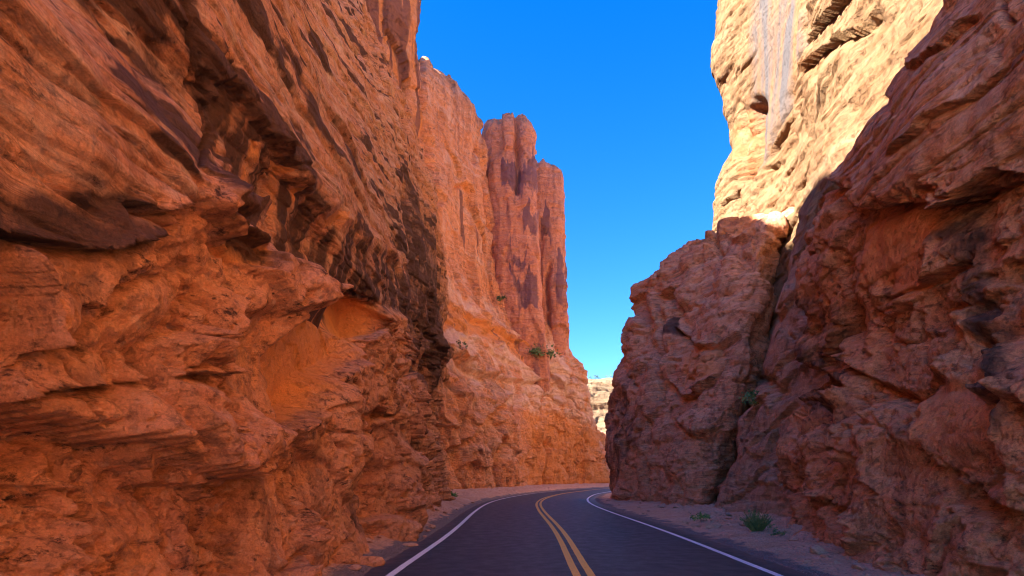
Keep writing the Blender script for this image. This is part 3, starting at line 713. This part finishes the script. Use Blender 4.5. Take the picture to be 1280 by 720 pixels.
    q.build('added_bounce_wall', M_BOUNCE, o, (12, 30, 0))
    tag(o, 'tall pale buff cliff on the right, sunlit above and mauve below', 'cliff')
    return p

# the tall cliff's mauver foot is also painted lighter to offset its shade, and a grey skin covers part of its brow
def tweak_R2():
    t = M_R2.node_tree; b = [n for n in t.nodes if n.type == 'BSDF_PRINCIPLED'][0]
    src = b.inputs['Base Color'].links[0].from_socket
    g = t.nodes.new('ShaderNodeAttribute'); g.attribute_name = 'grey'
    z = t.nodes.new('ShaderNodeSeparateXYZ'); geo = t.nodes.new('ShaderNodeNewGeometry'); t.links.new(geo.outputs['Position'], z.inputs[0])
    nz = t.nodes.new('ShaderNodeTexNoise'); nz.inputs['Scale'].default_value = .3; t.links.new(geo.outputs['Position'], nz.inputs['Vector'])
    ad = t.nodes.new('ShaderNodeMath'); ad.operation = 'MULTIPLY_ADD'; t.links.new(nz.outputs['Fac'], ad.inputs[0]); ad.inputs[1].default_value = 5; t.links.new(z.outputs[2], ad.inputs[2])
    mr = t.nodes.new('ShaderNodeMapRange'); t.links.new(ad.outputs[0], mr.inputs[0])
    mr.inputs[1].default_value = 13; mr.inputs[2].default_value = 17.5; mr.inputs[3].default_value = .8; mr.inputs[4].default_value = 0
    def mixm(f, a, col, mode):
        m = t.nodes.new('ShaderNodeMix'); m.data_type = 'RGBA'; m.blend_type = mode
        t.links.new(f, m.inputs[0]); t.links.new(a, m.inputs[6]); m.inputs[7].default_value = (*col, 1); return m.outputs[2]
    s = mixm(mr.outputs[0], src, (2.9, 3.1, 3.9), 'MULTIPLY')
    gm = t.nodes.new('ShaderNodeMath'); gm.operation = 'MULTIPLY'; gm.inputs[1].default_value = .95
    st = t.nodes.new('ShaderNodeTexNoise'); st.inputs['Scale'].default_value = 1.0; st.inputs['Detail'].default_value = 6
    mp = t.nodes.new('ShaderNodeVectorMath'); mp.operation = 'MULTIPLY'; mp.inputs[1].default_value = (.9, .9, .07); t.links.new(geo.outputs['Position'], mp.inputs[0]); t.links.new(mp.outputs[0], st.inputs['Vector'])
    gr = t.nodes.new('ShaderNodeMapRange'); gr.inputs[1].default_value = .34; gr.inputs[2].default_value = .56; t.links.new(st.outputs['Fac'], gr.inputs[0])
    gq = t.nodes.new('ShaderNodeMath'); gq.operation = 'MULTIPLY'; t.links.new(g.outputs['Fac'], gq.inputs[0]); t.links.new(gr.outputs[0], gq.inputs[1]); t.links.new(gq.outputs[0], gm.inputs[0])
    s = mixm(gm.outputs[0], s, (.088, .080, .085), 'MIX')
    t.links.new(s, b.inputs['Base Color'])

# ------------------------------------------------------------------ RIGHT BUTTRESS
def build_buttress():
    T = {
     34.6: [(0, 13.5), (7, 15.6), (12, 17), (17.3, 17.5), (18.6, 18.6), (19, 20), (19.2, 22)],
     31.9: [(0, 11.3), (7, 13.4), (12, 15), (17.3, 16.2), (18.6, 16.8), (19, 18.5), (19.2, 21.5)],
     30.6: [(0, 9.9), (4, 11.1), (7.4, 12.3), (12, 13.8), (16, 14.6), (18, 15.5), (19, 17.6), (19.4, 21)],
     32: [(0, 9.1), (4, 9.8), (8, 10.9), (12, 12.4), (16, 13.6), (18.4, 14.6), (19.6, 16.8), (20, 21)],
     35: [(0, 8.8), (5, 9.6), (9, 10.8), (12, 12), (15, 12.9), (18, 13.8), (19.8, 15.2), (20.4, 20)],
     39: [(0, 8.3), (5, 8.6), (9, 9.5), (12, 10.5), (15, 11.3), (18, 12.2), (20.3, 13.5), (21.2, 15.5), (21.4, 19)],
     43: [(0, 7.9), (5, 7.8), (9, 8.3), (11, 8.9), (13.5, 9.4), (15, 10.3), (17.8, 10.7), (19.8, 12), (21.2, 14), (21.8, 16.5), (22, 19)],
     45.4: [(0, 8.2), (1.5, 8.0), (5.3, 7.9), (9.1, 8.0), (11.5, 8.9), (13.6, 9.1), (14.3, 10.2), (15.2, 10.2), (17.6, 10.1), (19.1, 11.3), (20.6, 13), (21.6, 16), (21.8, 20)],
     47: [(0, 8.8), (5, 8.4), (9.1, 8.6), (13.5, 9.8), (15, 11), (18, 11.6), (19.5, 13), (20.5, 16), (20.8, 20)],
     48.4: [(0, 10.4), (9, 10.4), (15, 12.4), (18, 13.8), (19.6, 16), (20, 21)],
     50: [(0, 14), (10, 14), (16, 16), (18, 18), (18.4, 22)],
     52: [(0, 20), (10, 20), (16, 21), (17, 22), (17.2, 26)]}
    N = 30; G = [[] for _ in range(N + 1)]
    for D, tab in T.items():
        zt, xt = np.array([a for a, _ in tab], float), np.array([b for _, b in tab], float)
        s = np.concatenate([[0], np.cumsum(np.hypot(np.diff(zt), np.diff(xt)))])
        G[0].append((xt[0] - .2, D, -1.2))
        k = float(1 - sstep(31, 41, np.float64(D)))
        for i, q in enumerate(np.linspace(0, s[-1], N)):
            z = np.interp(q, s, zt); G[i + 1].append((np.interp(q, s, xt), D + .30 * k * max(0, z - 6), z - .26 * max(0, z - 13)))
    p = Patch(G, 1.4, 1.5, 60, (-1, 0, 0))
    P, U, W = p.P, p.U, p.W
    low = 1 - sstep(7.5, 11, P[:, 2] + 1.2 * fbm(P / 5, 2, 401) + .12 * (P[:, 1] - 38))
    top = sstep(14.5, 17, P[:, 2] + .8 * fbm(P / 4, 2, 402))
    p.d += .5 * fbm(P / 5, 3, 403) + .25 * fbm(P / 2, 3, 404)
    p.d += low * (bulge(P, (.35, .35, .25), .5, 423, 4) + blocks(U, W, P, 2.4, 3.4, .12, .2, 411, .5) + blocks(U, W, P, 1.0, 1.3, .09, .17, 412, .45) - .7 * np.maximum(0, fbm(P / np.array([.9, .9, 1.4], f32), 3, 413) - .2))
    p.d += (1 - low) * (bulge(P, (.19, .19, .24), 1.0, 421) + bulge(P, (.55, .55, .75), .28, 422, 4) + blocks(U, W, P, 4.0, 2.6, .14, .25, 414, .6) + blocks(U, W, P, 1.6, 1.0, .04, .09, 415, .5) + strata(P, 1.0, 416, .07, .5, 6))
    p.d += saw(P, 2.1, .25, 425) + veins(P, (.4, .4, .45), .04, .35, 419) + veins(P, (1, 1, 1.3), .045, .12, 420)
    p.d += top * (strata(P, .75, 417, .24, .4, 9, .03) + strata(P, .28, 418, .07, .3, 5))
    p.ledge([(822, 372), (838, 360), (852, 385), (848, 412)], 12, 1.1, .2)
    p.crack([(826, 360), (826, 420), (822, 500)], 3.5, .8)
    p.ledge([(835, 400), (870, 432), (905, 425), (925, 415)], 8, .5, .25)
    p.ledge([(832, 470), (850, 495), (905, 465)], 9, .6, .3)
    p.ledge([(835, 520), (870, 545), (905, 530)], 8, .5, .2)
    p.ledge([(868, 296), (905, 305), (945, 298)], 5, .35, .2)
    p.ledge([(850, 310), (885, 296), (898, 288)], 6, .6, .1)
    p.crack([(897, 285), (900, 310), (905, 335)], 3, .5)
    p.crack([(804, 370), (812, 400)], 4, .8)
    p.att['varnish'] = np.clip(.5 * p.region([(760, 480), (790, 440), (800, 560), (775, 620), (760, 600)], 10) + .8 * p.region([(835, 395), (850, 390), (852, 420), (830, 420)], 5) + .35 * p.region([(800, 345), (830, 370), (830, 560), (800, 560)], 8), 0, 1)
    p.att['fresh'] = .55 * np.maximum(p.region([(898, 285), (950, 278), (950, 298), (905, 302)], 4), p.region([(845, 420), (910, 430), (905, 470), (850, 480)], 8))
    p.att['pale'] = .35 * (1 - low) * (1 - p.att['fresh'])
    o = p.build('sandstone_cliff', M_R3, loc=(10, 38, 0))
    tag(o, 'rounded red brown buttress split from the tall pale cliff by a crack', 'cliff')
    return p

# ------------------------------------------------------------------ FAR HILL
def build_hill():
    xs = np.linspace(-40, 330, 9)
    prof = [(-4, 225), (8, 240), (18, 262), (24, 270), (34, 282), (41, 288), (50, 298), (58, 312), (62, 340), (63, 420), (-4, 520)]
    G = [[(x, y + 12 * math.sin(x * .03), z * (1 + .02 * math.sin(x * .07)) if z > 0 else z) for x in xs] for z, y in prof]
    p = Patch(G, 1.6, 9, 60, (0, -1, 0))
    P = p.P
    p.d += strata(P, 5.5, 501, 1.5, 3, 60) + strata(P, 2.0, 502, .9, 1.5, 30) + 3 * fbm(P / 25, 4, 503) + blocks(p.U, p.W, P, 12, 5, .6, .7, 504, .5)
    o = p.build('hill', M_HL, loc=(60, 280, 0)); tag(o, 'sunlit cream hillside far behind the gap between the cliffs', kind='structure')
    return p

# ------------------------------------------------------------------ ROAD AND GROUND
def cline():
    pts = np.array([(.9, -60), (1.0, -25), (1.1, -5), (1.2, 5), (1.24, 10), (1.42, 15), (1.5, 20), (1.5, 29), (1.72, 37), (2.35, 44), (3.45, 51), (5.6, 61), (8.7, 71), (12.0, 81), (17.5, 93.5), (26, 104), (40, 114), (60, 122), (90, 128), (140, 131)])
    G = np.array([[(x, y, 0) for x, y in pts]])
    S = cr(G, [max(8, int(np.linalg.norm(d) / .35)) for d in np.diff(pts, axis=0)], 1)[0]
    for _ in range(30): S[1:-1] = (S[:-2] + 2 * S[1:-1] + S[2:]) / 4
    T = np.gradient(S, axis=0); T /= np.linalg.norm(T, axis=1)[:, None]
    return S[:, :2], np.stack([T[:, 1], -T[:, 0]], 1)          # points, right-hand normals
CL, CN = cline()
LW, RW = 3.40, 3.46                                             # centre to the two white lines
def strip(lats, zf, edge=None):
    V = []
    for l in lats:
        c = CL + CN * (l if edge is None else l + edge(l))[..., None] if edge else CL + CN * l
        V.append(np.column_stack([c, np.full(len(CL), zf(l))]))
    return np.stack(V)
def build_road():
    crown = lambda l: .03 - .012 * abs(l)
    n = len(CL); s3 = np.column_stack([CL, np.zeros(n)]).astype(f32)
    lats = np.concatenate([[-LW - .62, -LW - .5], np.linspace(-3.6, 3.6, 17), [RW + .6, RW + .75]])
    ed = fbm(s3 * 1.3, 4, 600) * .10
    V = []
    for k, l in enumerate(lats):
        e = ed * (1.0 if k in (0, 1) else (-1.0 if k >= len(lats) - 2 else 0))
        z = crown(l) if 0 < k < len(lats) - 1 else -.06
        V.append(np.column_stack([CL + CN * (l + e)[:, None] if np.ndim(e) else CL + CN * l, np.full(n, z)]))
    V = np.stack(V)
    lat = np.repeat(lats[:, None], n, 1).ravel()
    me_o = grid_mesh('road', V.reshape(-1, 3), len(lats), n, M_ROAD, None, None, (0, 0, 0), True)
    a = me_o.data.attributes.new('lateral', 'FLOAT', 'POINT'); a.data.foreach_set('value', lat.astype(f32))
    tag(me_o, 'two lane dark asphalt road curving right between the cliffs', kind='structure')
    def mark(name, c, w, mat, label):
        ls = [c - w / 2, c + w / 2]
        wob = fbm(s3 * 4, 3, int(600 + c * 10)) * .012
        V = np.stack([np.column_stack([CL + CN * (l + wob)[:, None], np.full(n, crown(l) + .005)]) for l in ls])
        o = grid_mesh(name, V.reshape(-1, 3), 2, n, mat, None, me_o, (0, 0, 0), True)
        if label: o['label'] = label
    mark('edge_line', -LW, .15, M_WHITE, 'white line along the left edge of the road')
    mark('edge_line', RW, .15, M_WHITE, 'white line along the right edge of the road')
    mark('centre_line', -.125, .14, M_YEL, 'left stripe of the double yellow line')
    mark('centre_line', .125, .14, M_YEL, 'right stripe of the double yellow line')

def lateral(P2):
    out = np.zeros(len(P2)); 
    C = CL[::3]; Nn = CN[::3]
    for i in range(0, len(P2), 4000):
        q = P2[i:i + 4000]; d2 = ((q[:, None] - C[None]) ** 2).sum(2); k = d2.argmin(1)
        out[i:i + 4000] = ((q - C[k]) * Nn[k]).sum(1) + np.sign(((q - C[k]) * Nn[k]).sum(1)) * np.maximum(0, np.sqrt(d2[np.arange(len(q)), k]) - np.abs(((q - C[k]) * Nn[k]).sum(1)) - .5)
    return out
def ground_z(P2):
    t = lateral(P2); p3 = np.column_stack([P2, np.zeros(len(P2))]).astype(f32)
    l = sstep(3.85, 5.6, -t) * .34 + sstep(5.0, 9, -t) * .2
    r = sstep(4.1, 7.2, t) * .14 + sstep(6, 12, t) * .3
    rough = sstep(3.9, 4.7, np.abs(t))
    n = fbm(p3 * .8, 4, 620) * .10 + fbm(p3 * 3.1, 4, 621) * .075
    return np.where(np.abs(t) < 3.9, -.09, -.035) + sstep(3.9, 4.15, np.abs(t)) * .02 + l + r + rough * n * (1 + 1.6 * np.where(t < 0, sstep(4.2, 5.4, -t), sstep(5.4, 7.2, t))), t
def axis(a, b, dense, lo, hi):
    v = list(np.arange(a, b, dense)) + [b]; s = dense
    x = b
    while x < hi: s *= 1.35; x += s; v.append(x)
    s = dense; x = a
    while x > lo: s *= 1.35; x -= s; v.insert(0, x)
    return np.array(v)
def build_ground():
    xs = axis(-7, 13, .085, -3000, 3000); ys = list(np.arange(6, 16, .07)) + list(np.arange(16, 30, .11)) + list(np.arange(30, 60, .25)) + list(np.arange(60, 130, .6))
    ys = np.concatenate([axis(-8, 6, .5, -3000, 0)[:0], np.array(ys)])
    lo = [6.]; s = .1
    while lo[0] > -3000: s *= 1.3; lo.insert(0, lo[0] - s)
    hi = [130.]; s = .6
    while hi[-1] < 4000: s *= 1.35; hi.append(hi[-1] + s)
    ys = np.concatenate([lo[:-1], ys, hi])
    XX, YY = np.meshgrid(xs, ys)
    z, t = ground_z(np.column_stack([XX.ravel(), YY.ravel()]))
    V = np.column_stack([XX.ravel(), YY.ravel(), z])
    fx = fbm(V.astype(f32) * 1.2, 3, 630) * .45
    g = np.maximum(1 - sstep(4.0, 5.0, t + fx * 1.4), 0) * (t > 0) + (1 - sstep(3.95, 4.9, -t + fx)) * (t <= 0)
    o = grid_mesh('ground', V, len(ys), len(xs), M_SOIL, {'gravel': g})
    tag(o, 'reddish soil and roadside gravel', kind='structure')

# ------------------------------------------------------------------ STONES AND PLANTS
def stone(loc, size, seed, mat, label, group=None, rz=0.):
    r = np.random.RandomState(seed)
    import bmesh
    bm = bmesh.new()
    for _ in range(15):
        v = r.normal(size=3); v /= np.linalg.norm(v); v = v * (.75 + .35 * r.rand())
        bm.verts.new(v)
    res = bmesh.ops.convex_hull(bm, input=bm.verts)
    bmesh.ops.delete(bm, geom=[g for g in res['geom_interior'] if isinstance(g, bmesh.types.BMVert)], context='VERTS')
    bmesh.ops.bevel(bm, geom=list(bm.edges), offset=.07, segments=2, affect='EDGES', profile=.6)
    bmesh.ops.triangulate(bm, faces=bm.faces)
    bmesh.ops.subdivide_edges(bm, edges=[e for e in bm.edges if e.calc_length() > .15], cuts=3, use_grid_fill=True)
    bmesh.ops.triangulate(bm, faces=bm.faces)
    co = np.array([v.co for v in bm.verts], f32)
    nrm = co / np.linalg.norm(co, axis=1)[:, None]
    co = co + nrm * (fbm(co * 1.7 + seed, 4, seed % 50)[:, None] * .16 + .07 * ridged(co * 3 + seed, 3, 5)[:, None])
    co *= np.array(size) / 2
    for v, c in zip(bm.verts, co): v.co = c
    bmesh.ops.recalc_face_normals(bm, faces=bm.faces)
    me = bpy.data.meshes.new('stone'); bm.to_mesh(me); bm.free(); me.materials.append(mat)
    me.polygons.foreach_set('use_smooth', [True] * len(me.polygons))
    o = bpy.data.objects.new('stone', me); COL.objects.link(o)
    o.location = (loc[0], loc[1], loc[2] + size[2] * .28); o.rotation_euler = (0, 0, rz)
    return tag(o, label, 'stone', group)

def at(px, py, z=0.12):
    D = F * (EYE - z) / (py - HY); return (px - CX) * D / F, D
def gz(x, y): return float(ground_z(np.array([[x, y]]))[0][0])

def tuft(loc, w, h, n, seed, label, group, mat=None, upright=.6, name='shrub', cat='shrub', stems=True, up=(0, 0, 1)):
    r = np.random.RandomState(seed); V, Fc = [], []; SV, SF = [], []
    root = empty(name, loc); tag(root, label, cat, group)
    for i in range(n):
        a = r.rand() * 2 * math.pi; rad = w * .5 * math.sqrt(r.rand()) 
        bx, by = rad * .35 * math.cos(a), rad * .35 * math.sin(a)
        L = h * (.45 + .6 * r.rand()) * (1 - .35 * (rad / (w * .5)) ** 2)
        lean = (rad / (w * .5)) * (1 - upright * .55); ta = a + r.normal() * .35
        d = np.array([math.cos(ta) * lean, math.sin(ta) * lean, 1.]); d /= np.linalg.norm(d)
        side = np.array([-math.sin(ta + r.normal()), math.cos(ta + r.normal()), 0]); bw = .008 + .010 * r.rand()
        bw *= max(1, h / .7)
        k0 = len(V); p = np.array([bx, by, -.03])
        for j in range(4):
            t = j / 3
            c = p + d * L * t + np.array([d[0], d[1], -.35]) * L * .28 * t * t
            ww = bw * (1 - t * .85)
            V += [c - side * ww, c + side * ww]
        for j in range(3): Fc.append((k0 + 2 * j, k0 + 2 * j + 1, k0 + 2 * j + 3, k0 + 2 * j + 2))
        for _ in range(3):                                         # leaflets along the blade
            t = .3 + .7 * r.rand(); c = p + d * L * t + np.array([d[0], d[1], -.35]) * L * .28 * t * t
            q = r.normal(size=3); q /= np.linalg.norm(q); q2 = np.cross(q, r.normal(size=3)); q2 /= np.linalg.norm(q2)
            s_ = h * .055 * (.6 + r.rand()); k0 = len(V)
            V += [c - q * s_ * .3, c + q2 * s_ + q * .0, c + q * s_ * .3]; Fc.append((k0, k0 + 1, k0 + 2))
        if i % 6 == 0:
            k0 = len(SV); e = p + d * L * .55; sw = bw * .8
            SV += [p - side * sw, p + side * sw, p + np.array([0, 0, sw]), e]
            SF += [(k0, k0 + 1, k0 + 3), (k0 + 1, k0 + 2, k0 + 3), (k0 + 2, k0, k0 + 3)]
    tri_mesh('foliage', V, Fc, mat or M_LEAF, root)
    if stems: tri_mesh('stem', SV, SF, M_STEM, root)
    return root

def bush(loc, w, h, n, seed, label, group, mat, stems=True):
    """low rounded desert bush: leaf clumps on twigs"""
    r = np.random.RandomState(seed); V, Fc, SV, SF = [], [], [], []
    root = empty('shrub', loc); tag(root, label, 'shrub', group)
    hubs = [(r.normal(size=3) * np.array([w * .24, w * .2, h * .2]) + np.array([0, 0, h * .45])) for _ in range(max(5, int(n / 60)))]
    for c0 in hubs:
        k0 = len(SV); sw = h * .02
        SV += [np.array([-sw, 0, -.05 * h]), np.array([sw, 0, -.05 * h]), np.array([0, sw, -.05 * h]), c0]
        SF += [(k0, k0 + 1, k0 + 3), (k0 + 1, k0 + 2, k0 + 3), (k0 + 2, k0, k0 + 3)]
    for i in range(n):
        c = hubs[i % len(hubs)] + r.normal(size=3) * np.array([w * .12, w * .12, h * .15])
        c[2] = max(c[2], .02)
        q = r.normal(size=3); q /= np.linalg.norm(q); q2 = np.cross(q, r.normal(size=3)); q2 /= np.linalg.norm(q2)
        s_ = h * .16 * (.5 + r.rand()); k0 = len(V)
        V += [c - q * s_ * .4, c + q2 * s_, c + q * s_ * .4, c - q2 * s_ * .3]; Fc.append((k0, k0 + 1, k0 + 2, k0 + 3))
    tri_mesh('foliage', V, Fc, mat, root)
    if stems: tri_mesh('stem', SV, SF, M_STEM, root)
    return root

import time
T0 = time.time()
pL1 = build_left_near(); pL2 = build_left_far(); pR1 = build_right_near(); pR2 = build_right_tall(); tweak_R2(); pR3 = build_buttress(); pH = build_hill()
build_road(); build_ground()
for nm, p in (('L1', pL1), ('L2', pL2), ('R1', pR1), ('R2', pR2), ('R3', pR3), ('H', pH)): print(nm, p.nr, p.nc, p.nr * p.nc)
print('cliffs', time.time() - T0)

# stones on the shoulders (photo position, width, depth, height in metres)
SG = 'stones lying on the road shoulders'
M_ST = rock('loose_stone', (.66, .38, .24), (.58, .30, .19), (.26, .13, .09), (.72, .48, .34), (.6, .3, .16), .12, .1, .3)
for k, (px, py, w, d, h, lab) in enumerate([
    (893, 658, .75, .55, .34, 'largest flat pinkish stone beside the road below the small green plant on the right'),
    (870, 655, .42, .36, .22, 'small pale stone touching the left end of the big flat stone on the right'),
    (856, 652, .34, .30, .18, 'leftmost little stone at the foot of the brown buttress'),
    (1022, 687, .62, .42, .30, 'angular pale stone on the dirt at the foot of the maroon cliff'),
    (1033, 692, .26, .24, .16, 'small stone leaning against the angular pale stone under the maroon cliff'),
    (1008, 697, .20, .16, .10, 'little stone at the gravel edge just left of the angular pale stone'),
    (1046, 699, .20, .18, .10, 'little flat stone on the dirt right of the angular pale stone'),
    (1074, 704, .42, .30, .17, 'reddish stone nearest the camera under the maroon cliff on the right'),
    (1040, 672, .40, .34, .22, 'dusky stone tucked right against the base of the maroon cliff'),
    (925, 655, .30, .22, .13, 'small stone lying just left of the tall grassy shrub'),
    (513, 671, .44, .30, .16, 'flat pale stone on the left shoulder under the rust red cliff'),
    (486, 689, .36, .26, .13, 'reddish stone at the foot of the rust red cliff near the bottom left'),
    (459, 706, .34, .22, .11, 'pale flat stone nearest the camera on the left shoulder'),
    (530, 661, .22, .18, .10, 'smallest stone on the left shoulder farther along the rust red cliff')]):
    left = px < 640
    x, y = at(px, py, .22 if left else .1)
    stone((x, y, gz(x, y) - .02), (w, d, h), 40 + k, M_ST, lab, SG, random.uniform(0, 3))

rp = np.random.RandomState(12); k = 0
while k < 120:
    left = rp.rand() < .38; D = 9 + 40 * rp.rand() ** 1.7
    i = int(np.argmin(np.abs(CL[:, 1] - D))); off = -(4.1 + .9 * rp.rand()) if left else 4.5 + 2.7 * rp.rand() ** .6
    x, y = CL[i] + CN[i] * off; sz = .06 + .24 * rp.rand() ** 2.2
    o = stone((x, y, gz(x, y) - .01), (sz * 1.3, sz, sz * .65), 200 + k % 9, M_ST, 'small loose stone on the left shoulder by the rust red cliff' if left else 'small loose stone scattered over the right dirt shoulder', SG, rp.rand() * 6)
    k += 1

PG = 'desert shrubs along the road and ledges'
x, y = at(946, 664, .1); tuft((x, y, gz(x, y)), .95, .78, 420, 1, 'tall spiky green shrub at the foot of the right cliffs, the largest by the road', PG)
x, y = at(968, 668, .1); bush((x, y, gz(x, y)), .42, .26, 160, 2, 'low dull green shrub at the right foot of the tall spiky shrub', PG, M_LEAF)
x, y = at(876, 651, .1); bush((x, y, gz(x, y)), .62, .36, 260, 3, 'small bright green plant behind the flat stone on the right shoulder', PG, M_LEAF2)
x, y = at(566, 624, .25); bush((x, y, gz(x, y)), .85, .6, 200, 4, 'bright green weed where the two left cliffs meet at the road', PG, M_LEAF2)
def ledge_bush(patch, px, py, w, h, n, seed, label, mat, fn=bush):
    q = patch.spot(px, py); return fn((float(q[0]), float(q[1]) + .1, float(q[2])), w, h, n, seed, label, PG, mat)
ledge_bush(pL2, 672, 451, 5.2, 2.1, 1300, 5, 'wide dark green shrub on the sloping bench of the orange cliff', M_LEAF)
ledge_bush(pL2, 630, 380, 1.5, 1.3, 260, 6, 'olive shrub at the foot of the first tower on the orange cliff', M_LEAFD)
ledge_bush(pL2, 652, 398, 1.5, 1.1, 220, 7, 'small olive shrub below and right of the one at the first tower foot', M_LEAFD)
ledge_bush(pL2, 580, 436, 1.0, .8, 160, 8, 'tiny shrub on the orange cliff bench next to the rust red cliff edge', M_LEAFD)
ledge_bush(pR2, 945, 506, 1.1, .65, 260, 9, 'grey green shrub rooted in the grey slab right of the buttress crack', M_LEAF)
HG = 'dark junipers along the far hill crest'
for k, px in enumerate((738, 744, 750, 756, 763, 768)):
    i = np.where(np.abs(pH.VX[:, 0] - px) < 1.5)[0]; i = i[pH.V[i, 1] < 420]; q = pH.V[i[np.argmin(pH.VX[i, 1])]]
    lab = 'tiny dark juniper on the crest of the far cream hill, one of a row'
    o = bush(tuple(float(v) for v in q), random.uniform(2.6, 4.4), random.uniform(1.6, 2.6), 90, 70 + k, lab, HG, M_LEAFD, False); o.name = 'juniper'; o['category'] = 'tree'
print('all', time.time() - T0)

# ------------------------------------------------------------------ LIGHT, SKY, CAMERA
EL, AZ = 38.0, 248.0                                             # sun height; bearing clockwise from straight ahead
sd = Vector((math.sin(R(AZ)) * math.cos(R(EL)), math.cos(R(AZ)) * math.cos(R(EL)), math.sin(R(EL))))
L = bpy.data.lights.new('sun', 'SUN'); L.energy = 3.2; L.angle = R(.53); L.color = (1, .93, .82)
lo = bpy.data.objects.new('sun', L); COL.objects.link(lo); lo.rotation_euler = sd.to_track_quat('Z', 'Y').to_euler()
w = bpy.data.worlds.new('World'); sc.world = w; w.use_nodes = True
nt = w.node_tree; bg = nt.nodes['Background']; sk = nt.nodes.new('ShaderNodeTexSky'); sk.sky_type = 'NISHITA'; sk.sun_disc = False
sk.sun_elevation = R(EL); sk.sun_rotation = R(AZ); sk.altitude = 1400; sk.air_density = 1.0; sk.dust_density = .3; sk.ozone_density = 3.0
hs = nt.nodes.new('ShaderNodeHueSaturation'); hs.inputs['Hue'].default_value = .512; hs.inputs['Saturation'].default_value = 1.38
nt.links.new(sk.outputs[0], hs.inputs['Color']); nt.links.new(hs.outputs[0], bg.inputs[0]); bg.inputs[1].default_value = .036
cam = bpy.data.cameras.new('camera'); cam.sensor_width = 36; cam.lens = 36 * F / 1280; cam.shift_y = (HY - 360) / 1280
cam.clip_start = .05; cam.clip_end = 8000
co = bpy.data.objects.new('camera', cam); COL.objects.link(co); co.location = (0, 0, EYE); co.rotation_euler = (R(90), 0, 0); sc.camera = co
sc.view_settings.view_transform = 'Standard'; sc.view_settings.look = 'None'; sc.view_settings.gamma = 1; sc.view_settings.use_curve_mapping = False
sc.view_settings.exposure = 3.7
sc.render.engine = 'CYCLES'; sc.cycles.max_bounces = 10; sc.cycles.diffuse_bounces = 7; sc.cycles.use_denoising = True; sc.cycles.filter_width = 1.05
